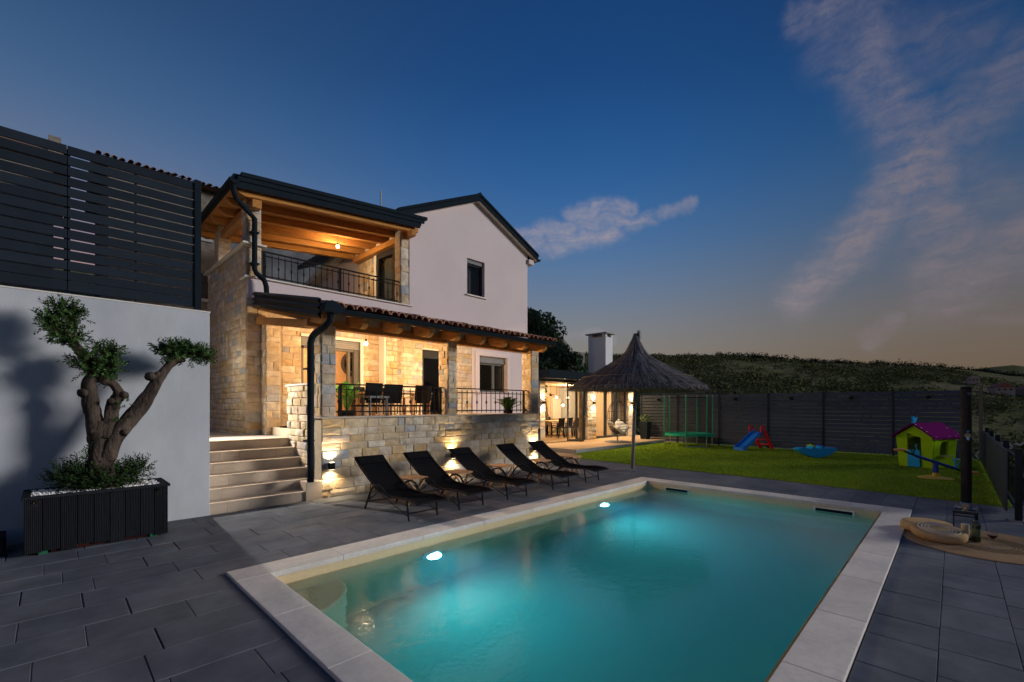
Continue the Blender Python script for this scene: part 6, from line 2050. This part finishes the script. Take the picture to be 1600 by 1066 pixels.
MB().tube([fr_(.11, 1.16), fr_(.15, 1.21)], [.012, .016], 8).build('tap_lever', M['chrome'], tp_, smooth=True)
MB().tube([fr_(.12, 1.12), fr_(.14, 1.07)], .013, 8).build('spout', M['chrome'], tp_, smooth=True)

# ================================================================== rug with cushions, lantern, bottle, wine glass
rx, ry, rr0 = 7.52, -.27, .75
rg = MB()
turns, seg = 24, 72
prof = []
for i in range(turns):
    r0, r1 = rr0 * i / turns, rr0 * (i + 1) / turns
    prof += [(r0 + .001, .006), ((r0 + r1) / 2, .012), (r1 - .001, .006)]
prof += [(rr0, .002)]
rg.lathe(prof, (rx, ry, .002), seg)
rug = rg.build('round_rug', M['jute'], None, smooth=True, angle=180, label='round braided jute rug lying on the paving right of the pool', cat='rug', loc=(rx, ry, 0))
for k in range(7, 13):
    pts = [(rx + rr0 * (k + .02) / 24 * math.cos(t * PI / 36), ry + rr0 * (k + .02) / 24 * math.sin(t * PI / 36), .0105) for t in range(73)]
    MB().tube(pts, .0035, 4, False).build('dark_braid', mat('dark_braid', (.09, .06, .035), .9), rug)
def pouf(x, y, z, r, h, label, tilt=(0, 0), stripes=True, turn=0):
    t = thing('floor_cushion', label, 'cushion', (x, y, z), 'round straw floor cushions on the rug')
    n = 9
    prof = [(.001, -h * .46)]
    for i in range(n):
        a = -PI / 2 + PI * i / (n - 1)
        prof.append((r - h * .42 + h * .42 * math.cos(a) ** .8 if abs(math.cos(a)) > 1e-6 else r - h * .42, h / 2 * math.sin(a)))
    prof.append((r * .45, h * .51)); prof.append((r * .2, h * .515)); prof.append((.001, h * .51))
    MB().lathe(prof, (x, y, z), 40).build('cushion', M['straw'], t, smooth=True, angle=180)
    if stripes:
        for q in (.74, .60, .48, .37):
            pts = [(x + r * q * math.cos(2 * PI * i / 40), y + r * q * math.sin(2 * PI * i / 40), z + h * .500) for i in range(41)]
            MB().tube(pts, .007, 5, False).build('pale_band', M['straw_pale'], t, smooth=True)
    t.rotation_euler = (tilt[0], tilt[1], turn)
    return t
pouf(7.74, .24, .078, .26, .12, 'plain straw floor cushion lying behind the striped one', (0, 0), False)
pouf(7.40, .13, .088, .255, .10, 'straw floor cushion with pale rings leaning on the plain one', (.07, -.12), True)
lx_, ly_ = 7.72, -.10
ln = thing('lantern', 'square black metal lantern with a candle on the rug', 'lantern', (lx_, ly_, .014))
hw, hh = .10, .31
for (dx, dy) in ((-1, -1), (1, -1), (1, 1), (-1, 1)):
    MB().box(lx_ + dx * hw - .007, lx_ + dx * hw + .007, ly_ + dy * hw - .007, ly_ + dy * hw + .007, .028, .014 + hh).build('upright', M['iron'], ln)
MB().box(lx_ - hw - .012, lx_ + hw + .012, ly_ - hw - .012, ly_ + hw + .012, .014, .028).build('base', M['iron'], ln)
for z in (.014 + hh, .014 + hh - .05):
    f = MB()
    for s in (-1, 1):
        f.box(lx_ - hw - .012, lx_ + hw + .012, ly_ + s * hw - .008, ly_ + s * hw + .008, z, z + .014)
        f.box(lx_ + s * hw - .008, lx_ + s * hw + .008, ly_ - hw + .0081, ly_ + hw - .0081, z, z + .0139)
    f.build('top_frame', M['iron'], ln)
for s in (-1, 1):
    MB().box(lx_ - hw + .008, lx_ + hw - .008, ly_ + s * hw - .0015, ly_ + s * hw + .0015, .03, .26).build('pane', M['clear'], ln)
    MB().box(lx_ + s * hw - .0015, lx_ + s * hw + .0015, ly_ - hw + .008, ly_ + hw - .008, .03, .26).build('pane', M['clear'], ln)
MB().tube([(lx_, ly_, .028), (lx_, ly_, .17)], .036, 16).build('candle', M['candle'], ln, smooth=True)
gp = [(lx_ + .035 * math.cos(2 * PI * i / 20), ly_, .355 + .035 * math.sin(2 * PI * i / 20)) for i in range(21)]
MB().tube(gp, .007, 6, False).build('ring_handle', M['gold'], ln, smooth=True)
MB().lathe([(.03, 0), (.022, .015), (.008, .02)], (lx_, ly_, .329), 12).build('handle_base', M['gold'], ln, smooth=True)
bx_, by_ = 7.56, -.19
bt = thing('wine_bottle', 'dark green wine bottle standing on the rug beside the lantern', 'bottle', (bx_, by_, .014))
MB().lathe([(.001, .0), (.036, .0), (.038, .01), (.038, .19), (.034, .215), (.016, .245), (.0145, .29), (.016, .292), (.016, .305), (.001, .305)], (bx_, by_, .014), 20).build('glass', M['bottle'], bt, smooth=True)
MB().lathe([(.0385, .06), (.0388, .061), (.0388, .15), (.0385, .151)], (bx_, by_, .014), 20).build('paper_label', M['label'], bt, smooth=True)
MB().lathe([(.017, .25), (.0165, .307), (.001, .308)], (bx_, by_, .014), 14).build('foil', M['black'], bt, smooth=True)
gx_, gy_ = 7.34, -.31
wg = thing('wine_glass', 'stemmed glass of red wine standing on the rug right of the bottle', 'glass', (gx_, gy_, .014))
MB().lathe([(.036, 0), (.034, .003), (.005, .007), (.0035, .05), (.004, .085), (.02, .10), (.038, .13), (.042, .155), (.036, .20), (.035, .20), (.041, .155), (.037, .131), (.019, .102), (.001, .092)], (gx_, gy_, .014), 24).build('bowl', M['clear'], wg, smooth=True)
MB().lathe([(.001, .096), (.018, .104), (.036, .132), (.0385, .146), (.001, .146)], (gx_, gy_, .014), 24).build('wine', M['wine'], wg, smooth=True)

# ================================================================== porch furniture and plants
def chair(x, y, z, rot, label, group, seatm=M['black'], wood=M['teak']):
    t = thing('dining_chair', label, 'chair', (x, y, z), group)
    def P(a, b, c): return (x + a, y + b, z + c)
    MB().box(x - .22, x + .22, y - .21, y + .21, z + .43, z + .47).build('seat', seatm, t, bevel=.012)
    MB().hexa([P(-.21, .19, .5), P(.21, .19, .5), P(.21, .215, .5), P(-.21, .215, .5), P(-.22, .25, .9), P(.22, .25, .9), P(.22, .275, .9), P(-.22, .275, .9)]).build('backrest', seatm, t, bevel=.01)
    for (a, b) in ((-1, -1), (1, -1), (-1, 1), (1, 1)):
        MB().bar(P(.19 * a, .18 * b, .43), P(.215 * a, .21 * b, 0), .032, .032).build('leg', wood, t)
    for a in (-1, 1):
        MB().bar(P(.2 * a, .18, .45), P(.2 * a, .225, .56), .028, .028).build('back_stile', wood, t)
        MB().bar(P(.225 * a, -.18, .63), P(.225 * a, .22, .65), .03, .022).build('armrest', wood, t)
        MB().bar(P(.215 * a, -.18, .43), P(.225 * a, -.17, .63), .028, .028).build('arm_post', wood, t)
    t.rotation_euler.z = rot
    return t
gch = 'black and teak chairs round the porch table'
tt = thing('dining_table', 'teak dining table on the porch behind the railing', 'table', (5.55, 9.25, ZF))
for k in range(7):
    MB().box(4.75, 6.35, 8.86 + .112 * k, 8.86 + .112 * k + .106, ZF + .72, ZF + .75).build('plank', M['teak'], tt)
for (a, b) in ((-1, -1), (1, -1), (-1, 1), (1, 1)):
    MB().box(5.55 + a * .72 - .03, 5.55 + a * .72 + .03, 9.25 + b * .33 - .03, 9.25 + b * .33 + .03, ZF, ZF + .719).build('leg', M['teak'], tt)
chair(4.42, 8.45, ZF, PI + .25, 'porch chair at the left end, beside the green plant', gch)
chair(5.05, 8.68, ZF, PI, 'porch chair in the middle of the left railing, back to the pool', gch)
chair(5.80, 8.68, ZF, PI, 'porch chair next to the middle pillar, back to the pool', gch)
chair(5.05, 9.85, ZF, 0, 'porch chair on the far side of the table, left one', gch)
chair(5.85, 9.85, ZF, 0, 'porch chair on the far side of the table, right one', gch)
st_ = thing('stool', 'grey metal stool frame standing by the railing left of the chairs', 'stool', (4.35, 8.28, ZF))
for (a, b) in ((-1, -1), (1, -1), (-1, 1), (1, 1)):
    MB().box(4.50 + a * .18 - .018, 4.50 + a * .18 + .018, 8.22 + b * .14 - .018, 8.22 + b * .14 + .018, ZF, ZF + .60).build('leg', M['shutter'], st_)
MB().box(4.28, 4.72, 8.04, 8.40, ZF + .601, ZF + .64).build('top', M['shutter'], st_)
def potted(x, y, z, label, h, m, pot_r=.16, pot_h=.3, palm=False, seed=1):
    rng = random.Random(seed)
    t = thing('potted_plant', label, 'plant', (x, y, z))
    MB().lathe([(pot_r * .75, 0), (pot_r, pot_h), (pot_r * .88, pot_h), (pot_r * .85, pot_h - .03), (.001, pot_h - .03)], (x, y, z), 20).build('pot', M['black'], t, smooth=True)
    b = MB()
    n = 18 if palm else 46
    for k in range(n):
        a = rng.uniform(0, 2 * PI)
        out = rng.uniform(.25, .7) * h * (1 if palm else .55)
        top = h * rng.uniform(.5, 1.0)
        path = []
        for i in range(6):
            u = i / 5
            path.append(Vector((x + math.cos(a) * out * u ** 1.4, y + math.sin(a) * out * u ** 1.4, z + pot_h - .03 + top * (u - (.35 if palm else .12) * u * u))))
        if palm:
            for i in range(1, 6):
                for q in range(4):
                    o = path[i - 1].lerp(path[i], q / 4)
                    d = (path[i] - path[i - 1]).normalized()
                    sd = d.cross(Vector((0, 0, 1))).normalized()
                    for s in (-1, 1):
                        e = o + (sd * s * .75 + d * .6 + Vector((0, 0, -.15))) * h * .24
                        b.add([o, o + d * .012, e, o + (e - o) * .5 - d * .012], [(0, 1, 2, 3)])
        else:
            d = (path[5] - path[4]).normalized()
            sd = d.cross(Vector((0, 0, 1))).normalized()
            L_ = h * rng.uniform(.18, .28)
            e = path[5]
            b.add([e - d * L_ * .5, e + sd * L_ * .42, e + d * L_ * .7 + Vector((0, 0, -L_ * .25)), e - sd * L_ * .42], [(0, 1, 2, 3)])
        b.tube([path[0], path[3], path[5]], [.005, .004, .002], 3, False)
    b.build('foliage', m, t)
    return t
potted(3.98, 8.35, ZF, 'bright green leafy plant in black pot at the left end of porch', .62, M['bright_leaf'], .17, .36, False, 5)
potted(8.05, 8.02, 1.15, 'small palm like plant in dark pot behind the right porch railing', .55, M['palm_leaf'], .12, .34, True, 6)

# ================================================================== pavilion furniture
pt_ = thing('dining_table', 'wooden dining table inside the pavilion', 'table', (17.0, 13.6, PZ))
MB().box(15.95, 18.1, 13.2, 14.05, PZ + .72, PZ + .77).build('top', M['teak'], pt_, bevel=.008)
for (a, b) in ((-1, -1), (1, -1), (-1, 1), (1, 1)):
    MB().bar((17.02 + a * .95, 13.62 + b * .32, PZ + .72), (17.02 + a * .85, 13.62 + b * .3, PZ + .012), .06, .06).build('leg', M['teak'], pt_)
PCH = [(16.15, 12.9, PI, 'first from the left on the near side of the table'), (16.75, 12.9, PI, 'second from the left on the near side of the table'), (17.35, 12.9, PI, 'third from the left on the near side of the table'), (17.95, 12.9, PI, 'rightmost on the near side of the table'), (16.5, 14.35, 0, 'left on the far side of the table'), (17.5, 14.35, 0, 'right on the far side of the table')]
for (x, y, a, lab) in PCH:
    chair(x, y, PZ + .012, a, 'black pavilion chair, ' + lab, 'chairs round the pavilion table', M['black'], M['black'])
cd = thing('chandelier', 'cluster of starburst pendant lamps glowing inside the pavilion', 'chandelier', (16.6, 13.0, 2.6))
for (x, y, z) in [(16.2, 13.0, 1.98), (17.05, 13.0, 1.98), (16.62, 12.95, 1.62), (15.9, 13.1, 2.09)]:
    lit = (x, y) != (15.9, 13.1)
    MB().tube([(x, y, 2.6), (x, y, z)], .006, 5).build('cord', M['iron'], cd)
    MB().lathe([(.001, -.06), (.045, -.04), (.06, 0), (.045, .04), (.001, .06)], (x, y, z), 12).build('globe', M['glow'] if lit else M['iron'], cd, smooth=True)
    sk = MB()
    for k in range(22):
        d = Vector((R.gauss(0, 1), R.gauss(0, 1), R.gauss(0, 1))).normalized()
        sk.tube([Vector((x, y, z)) + d * .05, Vector((x, y, z)) + d * .16], .004, 4, False)
    sk.build('spikes', M['iron'], cd)
    if lit:
        lamp('chandelier_light', 'POINT', (x, y, z - .09), 50, (1, .68, .34), cd, .06)
# egg chair hanging from its own stand, left of the middle
ex, ey = 16.05, 9.72
eg = thing('hanging_chair', 'egg shaped hanging chair with white cushion before the pavilion glass', 'hanging chair', (ex, ey, PZ))
MB().lathe([(.52, 0), (.52, .02), (.48, .035), (.001, .035)], (ex, ey, PZ + .001), 30).build('stand_base', mat('grey_base', (.12, .12, .125), .6), eg, smooth=True)
st = [(ex + .38, ey + .25, PZ + .03), (ex + .47, ey + .3, PZ + .6), (ex + .45, ey + .3, PZ + 1.2), (ex + .25, ey + .18, PZ + 1.68), (ex, ey, PZ + 1.78)]
MB().tube(st, .022, 8).build('stand_arc', M['iron'], eg, smooth=True)
MB().tube([(ex, ey, PZ + 1.78), (ex, ey, PZ + 1.66)], .008, 6).build('chain', M['galv'], eg)
MB().tube([(ex, ey, PZ + .035), (ex, ey, PZ + .3)], .025, 8).build('spindle', M['galv'], eg)
sh_ = MB()
for k in range(15):        # ribs of the egg frame, open towards the lawn
    a = math.radians(-15 + 210 * k / 14)
    pts = []
    for i in range(13):
        t = PI * i / 12
        rr_ = .47 * math.sin(t) ** .8 if 0 < i < 12 else 0.0
        pts.append((ex + rr_ * math.cos(a), ey + rr_ * math.sin(a) * .85, PZ + 1.0 - .66 * math.cos(t) * (.95 if t < PI / 2 else 1.0)))
    sh_.tube(pts, .007 if 0 < k < 14 else .016, 5, False)
for j in range(13):
    t = PI * (j + 1.2) / 15
    rr_ = .47 * math.sin(t) ** .8
    if j > 5 and j % 2: continue
    sh_.tube([(ex + rr_ * math.cos(math.radians(-15 + 210 * i / 20)), ey + .85 * rr_ * math.sin(math.radians(-15 + 210 * i / 20)), PZ + 1.0 - .66 * math.cos(t)) for i in range(21)], .006, 5, False)
for j in range(7):         # basket bottom
    t = PI * (j + .6) / 15
    rr_ = .47 * math.sin(t) ** .8
    sh_.tube([(ex + rr_ * math.cos(2 * PI * i / 28), ey + .85 * rr_ * math.sin(2 * PI * i / 28), PZ + 1.0 - .66 * math.cos(t)) for i in range(29)], .012, 5, False)
sh_.build('egg_frame', M['rattan'], eg, smooth=True)
cu = MB()
for i in range(11):
    for j in range(15):
        u, v = i / 10, j / 14
        x = -.42 + .84 * v
        z = .42 + .10 * math.sin(v * 9) * .25 + .36 * abs(v - .5) ** 1.6 * 1.6 + .30 * u
        y = -.30 + .5 * u
        cu.v.append((ex + x * (1 - .15 * u), ey + y, PZ + z + .02 * math.sin(i * 2.0) * math.sin(j * 1.3)))
for i in range(10):
    for j in range(14):
        a = i * 15 + j
        cu.f.append((a, a + 1, a + 16, a + 15)); cu.m.append(0)
co = cu.build('seat_cushion', M['cushion'], eg, smooth=True, angle=180)
so = co.modifiers.new('solid', 'SOLIDIFY'); so.thickness = .09; so.offset = -1
# tall planter at the right end of the pavilion terrace
pp = thing('planter', 'tall dark planter with pale leaves at the right end of pavilion', 'planter', (18.4, 9.75, PZ))
MB().hexa([(18.25, 9.6, PZ), (18.55, 9.6, PZ), (18.55, 9.9, PZ), (18.25, 9.9, PZ), (18.2, 9.55, PZ + .75), (18.6, 9.55, PZ + .75), (18.6, 9.95, PZ + .75), (18.2, 9.95, PZ + .75)]).build('pot', M['slate'], pp, bevel=.01)
lb = MB()
leaf_cloud(lb, (18.4, 9.75, PZ + .9), (.22, .22, .2), 260, .05, random.Random(4))
lb.build('foliage', mat('pale_leaf', (.12, .17, .07), .7, .2, 10, rnd=.4), pp)
